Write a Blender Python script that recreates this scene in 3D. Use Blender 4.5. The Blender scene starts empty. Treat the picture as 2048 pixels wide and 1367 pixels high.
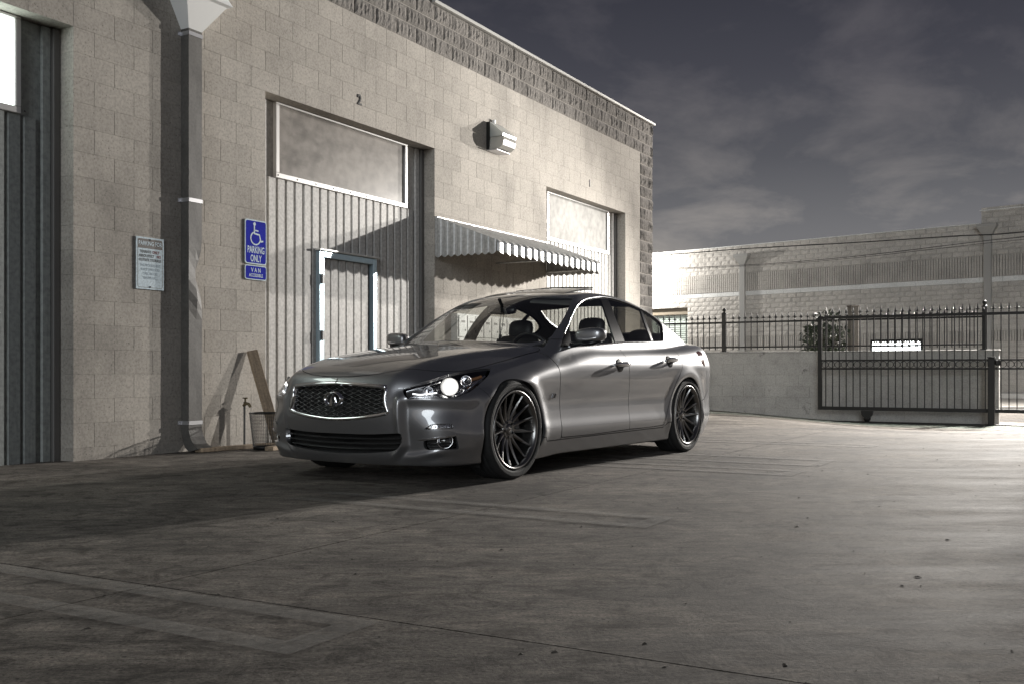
import bpy, math, random
import numpy as np
from mathutils import Vector, Matrix

random.seed(7)
rng = np.random.default_rng(7)
SC = bpy.context.scene
COL = SC.collection

# ------------------------------------------------------------------ camera
F, CX, YH, HC = 2033.0, 1024.0, 740.0, 0.745          # focal length, centre, horizon in photo pixels; eye height
cam_d = bpy.data.cameras.new('camera')
cam = bpy.data.objects.new('camera', cam_d)
COL.objects.link(cam)
cam.location = (0, 0, HC)
cam.rotation_euler = (math.radians(90), 0, 0)
cam_d.sensor_width = 36.0
cam_d.lens = F / 2048 * 36
cam_d.shift_y = (YH - 683.5) / 2048
cam_d.clip_start = 0.05
cam_d.clip_end = 3000
SC.camera = cam

# ------------------------------------------------------------------ world: hazy city night sky with thin cloud
world = bpy.data.worlds.new('World')
SC.world = world
world.use_nodes = True
wn, wl = world.node_tree.nodes, world.node_tree.links
wn.clear()
w_out = wn.new('ShaderNodeOutputWorld')
w_bg = wn.new('ShaderNodeBackground')
w_sky = wn.new('ShaderNodeTexSky')
w_sky.sky_type = 'NISHITA'
w_sky.sun_disc = False
w_sky.sun_elevation = math.radians(12.9)
w_sky.sun_rotation = math.radians(191)
tc = wn.new('ShaderNodeTexCoord')
sep = wn.new('ShaderNodeSeparateXYZ')
wl.new(tc.outputs['Generated'], sep.inputs[0])
# flat cloud layer: direction / height
zc = wn.new('ShaderNodeMath'); zc.operation = 'MAXIMUM'; zc.inputs[1].default_value = 0.02
wl.new(sep.outputs['Z'], zc.inputs[0])
za = wn.new('ShaderNodeMath'); za.operation = 'ADD'; za.inputs[1].default_value = 0.30
wl.new(zc.outputs[0], za.inputs[0])
dv = wn.new('ShaderNodeVectorMath'); dv.operation = 'DIVIDE'
cmb = wn.new('ShaderNodeCombineXYZ')
for i in range(3):
    wl.new(za.outputs[0], cmb.inputs[i])
wl.new(tc.outputs['Generated'], dv.inputs[0]); wl.new(cmb.outputs[0], dv.inputs[1])
n1 = wn.new('ShaderNodeTexNoise'); n1.inputs['Scale'].default_value = 3.6
n1.inputs['Detail'].default_value = 10; n1.inputs['Roughness'].default_value = 0.6
n1.inputs['Distortion'].default_value = 0.25
wl.new(dv.outputs[0], n1.inputs['Vector'])
cr = wn.new('ShaderNodeValToRGB')
cr.color_ramp.elements[0].position = 0.46; cr.color_ramp.elements[0].color = (0, 0, 0, 1)
cr.color_ramp.elements[1].position = 0.68; cr.color_ramp.elements[1].color = (1, 1, 1, 1)
wl.new(n1.outputs['Fac'], cr.inputs[0])
grad = wn.new('ShaderNodeValToRGB')                    # city glow near the horizon, darker violet overhead
ge = grad.color_ramp.elements
ge[0].position = 0.0; ge[0].color = (0.25, 0.238, 0.235, 1)
ge[1].position = 0.6; ge[1].color = (0.022, 0.021, 0.028, 1)
e = ge.new(0.13); e.color = (0.155, 0.150, 0.158, 1)
e = ge.new(0.20); e.color = (0.085, 0.082, 0.092, 1)
e = ge.new(0.36); e.color = (0.031, 0.029, 0.038, 1)
e = ge.new(0.28); e.color = (0.052, 0.049, 0.060, 1)
wl.new(sep.outputs['Z'], grad.inputs[0])
mxs = wn.new('ShaderNodeMix'); mxs.data_type = 'RGBA'; mxs.inputs[0].default_value = 0.003
wl.new(grad.outputs[0], mxs.inputs[6]); wl.new(w_sky.outputs[0], mxs.inputs[7])
clc = wn.new('ShaderNodeMix'); clc.data_type = 'RGBA'; clc.blend_type = 'MULTIPLY'; clc.inputs[0].default_value = 1
wl.new(mxs.outputs[2], clc.inputs[6]); clc.inputs[7].default_value = (1.9, 1.78, 1.6, 1)
cmix = wn.new('ShaderNodeMix'); cmix.data_type = 'RGBA'
fac = wn.new('ShaderNodeMath'); fac.operation = 'MULTIPLY'; fac.inputs[1].default_value = 0.8
wl.new(cr.outputs[0], fac.inputs[0]); wl.new(fac.outputs[0], cmix.inputs[0])
wl.new(mxs.outputs[2], cmix.inputs[6]); wl.new(clc.outputs[2], cmix.inputs[7])
wl.new(cmix.outputs[2], w_bg.inputs['Color'])
w_bg.inputs['Strength'].default_value = 1.0
wl.new(w_bg.outputs[0], w_out.inputs[0])

# ------------------------------------------------------------------ weak soft cool fill, added to brighten the car front at night
sun_d = bpy.data.lights.new('sun', 'SUN')
sun_d.energy = 0.75
sun_d.angle = math.radians(22)
sun_d.color = (0.88, 0.95, 1.0)
sun = bpy.data.objects.new('sun', sun_d)
COL.objects.link(sun)
sun.location = (-2, -10, 6)
_sd = Vector((0.18, 0.9, -0.21)).normalized()
sun.rotation_euler = _sd.to_track_quat('-Z', 'Y').to_euler()

SC.view_settings.view_transform = 'Standard'
SC.view_settings.look = 'None'
SC.view_settings.exposure = 0.0
SC.view_settings.gamma = 1.0
SC.view_settings.use_curve_mapping = False
SC.cycles.use_denoising = True
SC.cycles.max_bounces = 8
SC.cycles.transparent_max_bounces = 16
SC.cycles.sample_clamp_indirect = 6
SC.cycles.blur_glossy = 0.3
SC.cycles.caustics_reflective = False
SC.cycles.caustics_refractive = False

# ================================================================== helpers
def empty(name, loc=(0, 0, 0), rz=0.0, label=None, cat=None, group=None):
    o = bpy.data.objects.new(name, None)
    COL.objects.link(o)
    o.location = loc
    o.rotation_euler = (0, 0, rz)
    o.empty_display_size = 0.1
    tag(o, label, cat, group)
    return o

def tag(o, label=None, cat=None, group=None, kind=None):
    if label: o['label'] = label
    if cat: o['category'] = cat
    if group: o['group'] = group
    if kind: o['kind'] = kind
    return o

class MB:
    """collects simple solids into one mesh"""
    def __init__(s):
        s.v = []; s.f = []; s.mi = []; s.sm = []
    def add(s, vs, fs, mi=0, sm=False):
        b = len(s.v)
        s.v += [tuple(map(float, p)) for p in vs]
        s.f += [tuple(b + i for i in f) for f in fs]
        s.mi += [mi] * len(fs); s.sm += [sm] * len(fs)
        return s
    def box(s, a, b, mi=0):
        (x0, y0, z0), (x1, y1, z1) = a, b
        x0, x1 = sorted((x0, x1)); y0, y1 = sorted((y0, y1)); z0, z1 = sorted((z0, z1))
        vs = [(x0,y0,z0),(x1,y0,z0),(x1,y1,z0),(x0,y1,z0),(x0,y0,z1),(x1,y0,z1),(x1,y1,z1),(x0,y1,z1)]
        return s.add(vs, [(0,3,2,1),(4,5,6,7),(0,1,5,4),(1,2,6,5),(2,3,7,6),(3,0,4,7)], mi)
    def bevbox(s, a, b, r, mi=0):
        """box whose +/- edges are chamfered by r (24 verts)"""
        c = [(a[i] + b[i]) / 2 for i in range(3)]; h = [abs(b[i] - a[i]) / 2 for i in range(3)]
        vs = []; idx = {}
        for sx in (-1, 1):
            for sy in (-1, 1):
                for sz in (-1, 1):
                    for ax in range(3):
                        p = [c[0] + sx * (h[0] - r), c[1] + sy * (h[1] - r), c[2] + sz * (h[2] - r)]
                        p[ax] += (sx, sy, sz)[ax] * r
                        idx[(sx, sy, sz, ax)] = len(vs); vs.append(p)
        fs = []
        for ax in range(3):
            u, w = [i for i in range(3) if i != ax]
            for sg in (-1, 1):
                q = []
                for su, sw in ((-1, -1), (1, -1), (1, 1), (-1, 1)):
                    k = [0, 0, 0]; k[ax] = sg; k[u] = su; k[w] = sw
                    q.append(idx[(*k, ax)])
                flip = (sg > 0) ^ (ax == 1)
                fs.append(tuple(q) if flip else tuple(q[::-1]))
        for ax in range(3):
            u, w = [i for i in range(3) if i != ax]
            for su in (-1, 1):
                for sw in (-1, 1):
                    q = []
                    for sg, a2 in ((-1, u), (1, u), (1, w), (-1, w)):
                        k = [0, 0, 0]; k[ax] = sg; k[u] = su; k[w] = sw
                        q.append(idx[(*k, a2)])
                    flip = (su * sw > 0) ^ (ax == 1)
                    fs.append(tuple(q[::-1]) if flip else tuple(q))
        for sx in (-1, 1):
            for sy in (-1, 1):
                for sz in (-1, 1):
                    t = (idx[(sx,sy,sz,0)], idx[(sx,sy,sz,1)], idx[(sx,sy,sz,2)])
                    fs.append(t if sx * sy * sz > 0 else t[::-1])
        return s.add(vs, fs, mi)
    def tube(s, pts, r, n=8, mi=0, cap=True, closed=False, sm=True):
        P = [Vector(p) for p in pts]; m = len(P)
        rr = r if isinstance(r, (list, tuple)) else [r] * m
        rings = []; up = None
        for i in range(m):
            if closed: t = (P[(i + 1) % m] - P[i - 1]).normalized()
            else: t = (P[min(i + 1, m - 1)] - P[max(i - 1, 0)]).normalized()
            if up is None:
                up = Vector((0, 0, 1)) if abs(t.z) < 0.9 else Vector((1, 0, 0))
            sd = t.cross(up).normalized(); up = sd.cross(t).normalized()
            rings.append([P[i] + (sd * math.cos(2 * math.pi * k / n) + up * math.sin(2 * math.pi * k / n)) * rr[i] for k in range(n)])
        vs = [p for g in rings for p in g]; fs = []
        for i in range(m if closed else m - 1):
            j = (i + 1) % m
            for k in range(n):
                fs.append((i * n + k, j * n + k, j * n + (k + 1) % n, i * n + (k + 1) % n))
        s.add(vs, fs, mi, sm)
        if cap and not closed:
            s.add(rings[0], [tuple(range(n))], mi); s.add(rings[-1], [tuple(range(n))[::-1]], mi)
        return s
    def lathe(s, prof, n=48, axis='Y', mi=0, sm=True, closed=False):
        """prof: list of (radius, axial)"""
        vs = []
        for r, a in prof:
            for k in range(n):
                c, d = math.cos(2 * math.pi * k / n) * r, math.sin(2 * math.pi * k / n) * r
                vs.append({'Y': (c, a, d), 'Z': (c, d, a), 'X': (a, c, d)}[axis])
        m = len(prof); fs = []
        for i in range(m if closed else m - 1):
            j = (i + 1) % m
            for k in range(n):
                q = (i * n + k, i * n + (k + 1) % n, j * n + (k + 1) % n, j * n + k)
                fs.append(q if axis != 'Y' else q[::-1])
        return s.add(vs, fs, mi, sm)
    def prism(s, poly, axis, a, b, mi=0):
        """poly: 2-D outline (ccw) in the two other axes, extruded from a to b along axis"""
        n = len(poly); o = [i for i in range(3) if i != axis]; vs = []
        for h in (a, b):
            for p in poly:
                q = [0, 0, 0]; q[axis] = h; q[o[0]] = p[0]; q[o[1]] = p[1]; vs.append(q)
        fs = [tuple(range(n)), tuple(range(2 * n - 1, n - 1, -1))]
        for i in range(n):
            j = (i + 1) % n
            fs.append((i, i + n, j + n, j))
        return s.add(vs, fs, mi)
    def mesh(s, name, mats):
        me = bpy.data.meshes.new(name)
        me.from_pydata(s.v, [], s.f)
        for m in (mats if isinstance(mats, (list, tuple)) else [mats]):
            me.materials.append(m)
        me.polygons.foreach_set('material_index', s.mi)
        me.polygons.foreach_set('use_smooth', s.sm)
        me.update()
        return me
    def build(s, name, mats, parent=None, fixn=True, **kw):
        me = s.mesh(name, mats)
        if fixn:
            fix_normals(me)
        return link(name, me, parent, **kw)

def fix_normals(me):
    import bmesh
    bm = bmesh.new(); bm.from_mesh(me)
    bmesh.ops.recalc_face_normals(bm, faces=bm.faces)
    bm.to_mesh(me); bm.free()

def link(name, me, parent=None, label=None, cat=None, group=None, kind=None, loc=None):
    o = bpy.data.objects.new(name, me)
    COL.objects.link(o)
    if parent is not None: o.parent = parent
    if loc is not None: o.location = loc
    tag(o, label, cat, group, kind)
    return o

def copy_tree(o, parent=None):
    c = o.copy(); COL.objects.link(c)
    if parent is not None: c.parent = parent
    for ch in list(o.children):
        copy_tree(ch, c)
    return c

# ------------------------------------------------------------------ materials
def principled(name, col, rough=0.6, metal=0.0, **kw):
    m = bpy.data.materials.new(name); m.use_nodes = True
    b = m.node_tree.nodes['Principled BSDF']
    b.inputs['Base Color'].default_value = (*col, 1)
    b.inputs['Roughness'].default_value = rough
    b.inputs['Metallic'].default_value = metal
    for k, v in kw.items():
        b.inputs[k].default_value = v
    return m

def N(m, typ, **kw):
    n = m.node_tree.nodes.new(typ)
    for k, v in kw.items():
        if k.startswith('i_'):
            n.inputs[k[2:].replace('_', ' ')].default_value = v
        else:
            setattr(n, k, v)
    return n

def ramp(m, src, stops):
    r = N(m, 'ShaderNodeValToRGB'); el = r.color_ramp.elements
    el[0].position, el[0].color = stops[0][0], (*stops[0][1], 1)
    el[1].position, el[1].color = stops[-1][0], (*stops[-1][1], 1)
    for p, c in stops[1:-1]:
        e = el.new(p); e.color = (*c, 1)
    m.node_tree.links.new(src, r.inputs[0])
    return r.outputs[0]

def worn(name, base, var=0.12, rough=0.85, scale=3.0, fine=60.0, bump=0.15, bscale=120.0, metal=0.0, per_obj=0.0, pits=None, stain=None, coord='Object', stretch=None):
    """mottled surface: large stains, fine speckle, bump, optional per-object tone"""
    m = principled(name, base, rough, metal); L = m.node_tree.links
    b = m.node_tree.nodes['Principled BSDF']
    co = N(m, 'ShaderNodeTexCoord') if coord != 'World' else None
    if coord == 'World':
        g = N(m, 'ShaderNodeNewGeometry'); src = g.outputs['Position']
    else:
        src = co.outputs[coord]
    if stretch:
        mp = N(m, 'ShaderNodeMapping'); mp.inputs['Scale'].default_value = stretch
        L.new(src, mp.inputs[0]); src2 = mp.outputs[0]
    else:
        src2 = src
    n1 = N(m, 'ShaderNodeTexNoise', i_Scale=scale, i_Detail=6.0, i_Roughness=0.6); L.new(src2, n1.inputs['Vector'])
    n2 = N(m, 'ShaderNodeTexNoise', i_Scale=fine, i_Detail=3.0); L.new(src, n2.inputs['Vector'])
    d = tuple(max(0, c * (1 - var * 2.2)) for c in base); l = tuple(min(1, c * (1 + var)) for c in base)
    col = ramp(m, n1.outputs['Fac'], [(0.28, d), (0.5, base), (0.72, l)])
    mx = N(m, 'ShaderNodeMix', data_type='RGBA', blend_type='MULTIPLY'); mx.inputs[0].default_value = 1
    sp = ramp(m, n2.outputs['Fac'], [(0.3, (0.78,) * 3), (0.62, (1.06,) * 3)])
    L.new(col, mx.inputs[6]); L.new(sp, mx.inputs[7]); out = mx.outputs[2]
    if pits:
        v = N(m, 'ShaderNodeTexNoise', i_Scale=pits, i_Detail=1.0); L.new(src, v.inputs['Vector'])
        pr = ramp(m, v.outputs['Fac'], [(0.27, (0.5,) * 3), (0.33, (1,) * 3)])
        mp2 = N(m, 'ShaderNodeMix', data_type='RGBA', blend_type='MULTIPLY'); mp2.inputs[0].default_value = 1
        L.new(out, mp2.inputs[6]); L.new(pr, mp2.inputs[7]); out = mp2.outputs[2]
    if stain:
        sc_, thr, colr = stain
        v = N(m, 'ShaderNodeTexNoise', i_Scale=sc_, i_Detail=8.0, i_Roughness=0.7); L.new(src2, v.inputs['Vector'])
        pr = ramp(m, v.outputs['Fac'], [(thr, (0,) * 3), (thr + 0.06, (1,) * 3)])
        mp3 = N(m, 'ShaderNodeMix', data_type='RGBA'); L.new(pr, mp3.inputs[0])
        L.new(out, mp3.inputs[6]); mp3.inputs[7].default_value = (*colr, 1); out = mp3.outputs[2]
    if per_obj:
        oi = N(m, 'ShaderNodeObjectInfo')
        pr = ramp(m, oi.outputs['Random'], [(0.0, (1 - per_obj,) * 3), (1.0, (1 + per_obj,) * 3)])
        mp4 = N(m, 'ShaderNodeMix', data_type='RGBA', blend_type='MULTIPLY'); mp4.inputs[0].default_value = 1
        L.new(out, mp4.inputs[6]); L.new(pr, mp4.inputs[7]); out = mp4.outputs[2]
    L.new(out, b.inputs['Base Color'])
    if bump:
        n3 = N(m, 'ShaderNodeTexNoise', i_Scale=bscale, i_Detail=4.0); L.new(src, n3.inputs['Vector'])
        bp = N(m, 'ShaderNodeBump', i_Strength=bump, i_Distance=0.01); L.new(n3.outputs['Fac'], bp.inputs['Height'])
        L.new(bp.outputs[0], b.inputs['Normal'])
    return m

def emit(name, col, s):
    m = principled(name, (0.8, 0.8, 0.8), 0.4)
    b = m.node_tree.nodes['Principled BSDF']
    b.inputs['Emission Color'].default_value = (*col, 1); b.inputs['Emission Strength'].default_value = s
    return m

# ================================================================== the yard
P0 = np.array([-3.593, 8.323]); DW = np.array([.4937, .8697]); NW = np.array([.8697, -.4937])
WALL_A = math.atan2(DW[1], DW[0])
BL, CH = .4064, .2032                                 # block length and course height
def wpt(s, d, h):                                     # point of the facade: along, outwards, up
    p = P0 + DW * s + NW * d
    return (float(p[0]), float(p[1]), h)

def gz(x, y):
    """the yard falls towards the gate"""
    u = min(max((x - 3.4) / 2.8, 0), 1); v = min(max((y - 11) / 5, 0), 1)
    return -.155 * u * u * (3 - 2 * u) * v * v * (3 - 2 * v)

# ------------------------------------------------------------------ ground
def concrete(name, base, seed):
    m = principled(name, base, .72, **{'Specular IOR Level': .3}); L = m.node_tree.links; b = m.node_tree.nodes['Principled BSDF']
    g = N(m, 'ShaderNodeNewGeometry'); P = g.outputs['Position']
    mp = N(m, 'ShaderNodeMapping'); mp.inputs['Rotation'].default_value = (0, 0, -WALL_A); mp.inputs['Scale'].default_value = (.35, 1.5, 1)
    L.new(P, mp.inputs[0])
    n1 = N(m, 'ShaderNodeTexNoise', i_Scale=.9, i_Detail=8.0, i_Roughness=.62, i_Distortion=.6); L.new(P, n1.inputs['Vector'])
    n2 = N(m, 'ShaderNodeTexNoise', i_Scale=2.4, i_Detail=9.0, i_Roughness=.72); L.new(mp.outputs[0], n2.inputs['Vector'])
    n3 = N(m, 'ShaderNodeTexNoise', i_Scale=75.0, i_Detail=4.0, i_Roughness=.7); L.new(P, n3.inputs['Vector'])
    n4 = N(m, 'ShaderNodeTexNoise', i_Scale=5.0, i_Detail=12.0, i_Roughness=.78, i_Distortion=1.2); L.new(P, n4.inputs['Vector'])
    c = tuple(base)
    a = ramp(m, n1.outputs['Fac'], [(.30, tuple(x * .42 for x in c)), (.46, tuple(x * .80 for x in c)), (.60, c), (.78, tuple(x * 1.45 for x in c))])
    bb = ramp(m, n2.outputs['Fac'], [(.32, (.50, .49, .48)), (.5, (.98, .98, .98)), (.68, (1.35, 1.33, 1.30))])
    cc = ramp(m, n3.outputs['Fac'], [(.34, (.38, .38, .38)), (.46, (.92, .92, .92)), (.56, (1.06, 1.06, 1.06)), (.68, (1.55, 1.55, 1.55))])
    v1 = N(m, 'ShaderNodeTexVoronoi', i_Scale=15.0); L.new(P, v1.inputs['Vector'])
    ee = ramp(m, v1.outputs['Distance'], [(.06, (.35, .34, .33)), (.11, (1, 1, 1))])
    n5 = N(m, 'ShaderNodeTexNoise', i_Scale=16.0, i_Detail=8.0, i_Roughness=.8); L.new(mp.outputs[0], n5.inputs['Vector'])
    ff = ramp(m, n5.outputs['Fac'], [(.36, (.50, .49, .48)), (.48, (.96, .96, .96)), (.62, (1.35, 1.34, 1.32))])
    dd = ramp(m, n4.outputs['Fac'], [(.38, (.40, .38, .36)), (.45, (.72, .71, .70)), (.51, (1, 1, 1)), (.58, (1.05, 1.05, 1.04)), (.66, (1.5, 1.47, 1.43))])
    out = a
    for s_ in (bb, cc, dd, ee, ff):
        mx = N(m, 'ShaderNodeMix', data_type='RGBA', blend_type='MULTIPLY'); mx.inputs[0].default_value = 1
        L.new(out, mx.inputs[6]); L.new(s_, mx.inputs[7]); out = mx.outputs[2]
    # fine wandering cracks
    vo = N(m, 'ShaderNodeTexVoronoi', feature='DISTANCE_TO_EDGE', i_Scale=.33); 
    nd = N(m, 'ShaderNodeTexNoise', i_Scale=3.0, i_Detail=6.0); L.new(P, nd.inputs['Vector'])
    va = N(m, 'ShaderNodeVectorMath', operation='MULTIPLY_ADD'); L.new(nd.outputs['Color'], va.inputs[0]); va.inputs[1].default_value = (.55, .55, 0); L.new(P, va.inputs[2])
    L.new(va.outputs[0], vo.inputs['Vector'])
    ck = ramp(m, vo.outputs['Distance'], [(.0, (.35, .35, .35)), (.0022, (1, 1, 1))])
    mx = N(m, 'ShaderNodeMix', data_type='RGBA', blend_type='MULTIPLY'); mx.inputs[0].default_value = .35
    L.new(out, mx.inputs[6]); L.new(ck, mx.inputs[7]); out = mx.outputs[2]
    L.new(out, b.inputs['Base Color'])
    rr = ramp(m, n2.outputs['Fac'], [(.3, (.78,) * 3), (.7, (.95,) * 3)]); L.new(rr, b.inputs['Roughness'])
    ad = N(m, 'ShaderNodeMath', operation='MULTIPLY_ADD'); L.new(n3.outputs['Fac'], ad.inputs[0]); ad.inputs[1].default_value = .6; L.new(n4.outputs['Fac'], ad.inputs[2])
    bp = N(m, 'ShaderNodeBump', i_Strength=.35, i_Distance=.008); L.new(ad.outputs[0], bp.inputs['Height']); L.new(bp.outputs[0], b.inputs['Normal'])
    return m
M_CONC = concrete('yard_concrete', (.192, .172, .152), 1)
M_JOINT = principled('joint_dirt', (.02, .019, .018), .95)
def sheet(x0, x1, y0, y1, nx, ny, dz, far=False):
    mb = MB(); vs = []
    for i in range(nx + 1):
        for j in range(ny + 1):
            x = x0 + (x1 - x0) * i / nx; y = y0 + (y1 - y0) * j / ny
            vs.append((x, y, gz(x, y) + dz))
    fs = [(i * (ny + 1) + j, (i + 1) * (ny + 1) + j, (i + 1) * (ny + 1) + j + 1, i * (ny + 1) + j + 1) for i in range(nx) for j in range(ny)]
    mb.add(vs, fs, 0, True); return mb
GROUND = sheet(-14, 26, -8, 26, 80, 68, -.030).build('ground', M_JOINT, None, fixn=False, kind='structure')
tag(GROUND, 'dark joint bed under the cracked concrete yard', 'ground')
M_FARG = worn('far_paving', (.30, .29, .27), .15, .8, .6, 20, .15, 60, coord='World')
mb = MB()
R_ = 1500
mb.add([(-R_, -R_, -.21), (R_, -R_, -.21), (R_, R_, -.21), (-R_, R_, -.21)], [(0, 1, 2, 3)])
o = mb.build('far_ground', M_FARG, None, fixn=False, kind='structure'); tag(o, 'pale paving stretching away behind the gate', 'ground')
LA, LB = 5.38, 4.42                                   # slab size along / away from the facade
def slab_world(a, b):
    p = P0 + DW * a + NW * b
    return float(p[0]), float(p[1])
for ia in range(-3, 4):
    for ib in range(0, 5):
        a0, a1 = -3.015 + LA * ia, -3.015 + LA * (ia + 1)
        b0, b1 = -.6 + (5.0 if ib else 0) + LB * (ib - 1) * (1 if ib else 0), 4.4 + LB * ib
        if ib == 0: b0 = -.6
        # skip slabs that lie wholly beyond the low wall
        g = .005
        n, m_ = 16, 14; vs = []
        for i in range(n + 1):
            for j in range(m_ + 1):
                a = a0 + g + (a1 - a0 - 2 * g) * i / n; b = b0 + g + (b1 - b0 - 2 * g) * j / m_
                x, y = slab_world(a, b)
                e = .004 * math.sin(a * 1.3 + ia) * math.cos(b * 1.1)
                vs.append((x, y, gz(x, y) + e * .3))
        k0 = len(vs)
        edge = [i * (m_ + 1) for i in range(n + 1)] + [n * (m_ + 1) + j for j in range(1, m_ + 1)] + [i * (m_ + 1) + m_ for i in range(n - 1, -1, -1)] + list(range(m_ - 1, 0, -1))
        vs += [(vs[i][0], vs[i][1], vs[i][2] - .028) for i in edge]
        fs = [(i * (m_ + 1) + j, i * (m_ + 1) + j + 1, (i + 1) * (m_ + 1) + j + 1, (i + 1) * (m_ + 1) + j) for i in range(n) for j in range(m_)]
        fs += [(edge[i], edge[(i + 1) % len(edge)], k0 + (i + 1) % len(edge), k0 + i) for i in range(len(edge))]
        mb = MB(); mb.add(vs, fs)
        mb.build('concrete_slab', M_CONC, GROUND)

def faded_paint(name, col, lo, hi):
    m = bpy.data.materials.new(name); m.use_nodes = True; nt = m.node_tree; L = nt.links
    b = nt.nodes['Principled BSDF']; b.inputs['Base Color'].default_value = (*col, 1); b.inputs['Roughness'].default_value = .75
    o = nt.nodes['Material Output']; g = N(m, 'ShaderNodeNewGeometry')
    n = N(m, 'ShaderNodeTexNoise', i_Scale=11.0, i_Detail=12.0, i_Roughness=.85); L.new(g.outputs['Position'], n.inputs['Vector'])
    r = ramp(m, n.outputs['Fac'], [(.32, (lo,) * 3), (.66, (hi,) * 3)])
    t = N(m, 'ShaderNodeBsdfTransparent'); mx = N(m, 'ShaderNodeMixShader')
    L.new(r, mx.inputs[0]); L.new(t.outputs[0], mx.inputs[1]); L.new(b.outputs[0], mx.inputs[2]); L.new(mx.outputs[0], o.inputs[0])
    return m
M_LINE = faded_paint('worn_white_paint', (.36, .345, .32), -.45, .58)
M_GREEN = faded_paint('worn_green_paint', (.22, .30, .25), .0, .45)
def strip(mb, a0, a1, b0, b1, dz=.006):
    n = max(2, int(max(abs(a1 - a0), abs(b1 - b0)) / .4)); vs = []
    for i in range(n + 1):
        t = i / n
        if abs(b1 - b0) > abs(a1 - a0): q = [(a0, b0 + (b1 - b0) * t), (a1, b0 + (b1 - b0) * t)]
        else: q = [(a0 + (a1 - a0) * t, b0), (a0 + (a1 - a0) * t, b1)]
        for a, b in q:
            x, y = slab_world(a, b); vs.append((x, y, gz(x, y) + dz))
    mb.add(vs, [(2 * i, 2 * i + 1, 2 * i + 3, 2 * i + 2) for i in range(n)])
for a_, wd in ((-3.45, .40), (-1.0, .40), (1.72, .42), (2.55, .62), (4.75, .42)):
    mb = MB(); lw = .10
    strip(mb, a_, a_ + lw, 3.2, 5.42); strip(mb, a_ + wd - lw, a_ + wd, 3.2, 5.42); strip(mb, a_ + lw + .001, a_ + wd - lw - .001, 5.32, 5.42)
    mb.build('parking_line', M_LINE, GROUND, fixn=False)
mb = MB(); strip(mb, 11.5, 12.7, .3, 7.5); mb.build('green_marking', M_GREEN, GROUND, fixn=False)

# ------------------------------------------------------------------ warehouse
WH = empty('warehouse', (float(P0[0]), float(P0[1]), 0), WALL_A, 'pale painted concrete block warehouse with three tall bay openings', 'building')
M_BLK = worn('painted_block', (.425, .395, .355), .14, .9, 1.3, 45, .25, 160, per_obj=.07, pits=70.0, coord='World', stain=(.9, .66, (.20, .185, .165)), stretch=(1, 1, .55))
M_SPLIT = worn('split_face_block', (.22, .205, .19), .14, .95, 2.0, 40, .8, 70, per_obj=.10, coord='World')
H0 = .308; DEP = .19
OPEN = [(-3.048, 0.0), (2.235, 5.283), (8.345, 11.395)]; LINT = 3.559
S_MIN, S_MAX, S_COL = -5.2, 12.70, 12.085
def in_open(s): return any(a - 1e-6 < s < b + 1e-6 for a, b in OPEN)
core = MB()
xs = [S_MIN]
for a, b in OPEN: xs += [a, b]
xs += [S_MAX]
for i in range(0, len(xs), 2):
    a = xs[i] + (.006 if i else 0); b = xs[i + 1] - (.006 if i < len(xs) - 2 else .012)
    core.box((a, .003, -.25), (b, .30, LINT))
core.box((S_MIN, .003, LINT + .006), (S_MAX - .012, .30, 5.36))
core.box((S_MIN, .003, 5.36), (5.19, .30, 6.55))
core.box((S_MIN, .30, 4.9), (S_MAX - .012, 12, 5.1))              # roof slab
core.box((S_MAX - .20, .30, -.25), (S_MAX - .012, 12, 4.9))       # end wall
core.box((S_MIN, .30, -.25), (S_MIN + .2, 12, 4.9))
core.box((S_MIN, 11.8, -.25), (S_MAX - .012, 12, 4.9))
M_MORT = worn('block_mortar', (.44, .41, .37), .08, .95, 2, 50, .2, 120, coord='World')
WALL = core.build('wall', M_MORT, WH)
blk_cache = {}
def smooth_block(w, dep):
    key = (round(w, 3), dep)
    if key not in blk_cache:
        mb = MB(); mb.bevbox((.0014, 0, .0005), (w - .0014, dep, CH - .0005), .0014)
        me = mb.mesh('block', M_BLK); fix_normals(me); blk_cache[key] = (me, mb)
    return blk_cache[key]
def rough_block(w, var, proud=.020):
    key = ('r', round(w, 2), var, proud)
    if key not in blk_cache:
        r2 = np.random.default_rng(100 + var); mb = MB(); nx, nz = 16, 6; vs = []; col = r2.random(nx + 1); rowc = r2.random((nx + 1, nz + 1))
        for i in range(nx + 1):
            for k in range(nz + 1):
                e = min(i, nx - i, k, nz - k)
                d = 0 if e == 0 else -(proud * (.25 + .55 * col[i] + .45 * rowc[i, k]) * (.75 if e == 1 else 1))
                vs.append((.005 + (w - .01) * i / nx + (0 if i in (0, nx) else r2.normal(0, .003)), d, .004 + (CH - .008) * k / nz + (0 if k in (0, nz) else r2.normal(0, .005))))
        fs = [(i * (nz + 1) + k, (i + 1) * (nz + 1) + k, (i + 1) * (nz + 1) + k + 1, i * (nz + 1) + k + 1) for i in range(nx) for k in range(nz)]
        n0 = len(vs)
        edge = [i * (nz + 1) for i in range(nx + 1)] + [nx * (nz + 1) + k for k in range(1, nz + 1)] + [i * (nz + 1) + nz for i in range(nx - 1, -1, -1)] + list(range(nz - 1, 0, -1))
        vs += [(vs[i][0], .05, vs[i][2]) for i in edge]
        fs += [(edge[i], n0 + i, n0 + (i + 1) % len(edge), edge[(i + 1) % len(edge)]) for i in range(len(edge))]
        mb.add(vs, fs); me = mb.mesh('split_block', M_SPLIT); fix_normals(me); blk_cache[key] = (me, mb)
    return blk_cache[key]
blocks = []                                                       # (s0, s1, h, rough)
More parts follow.
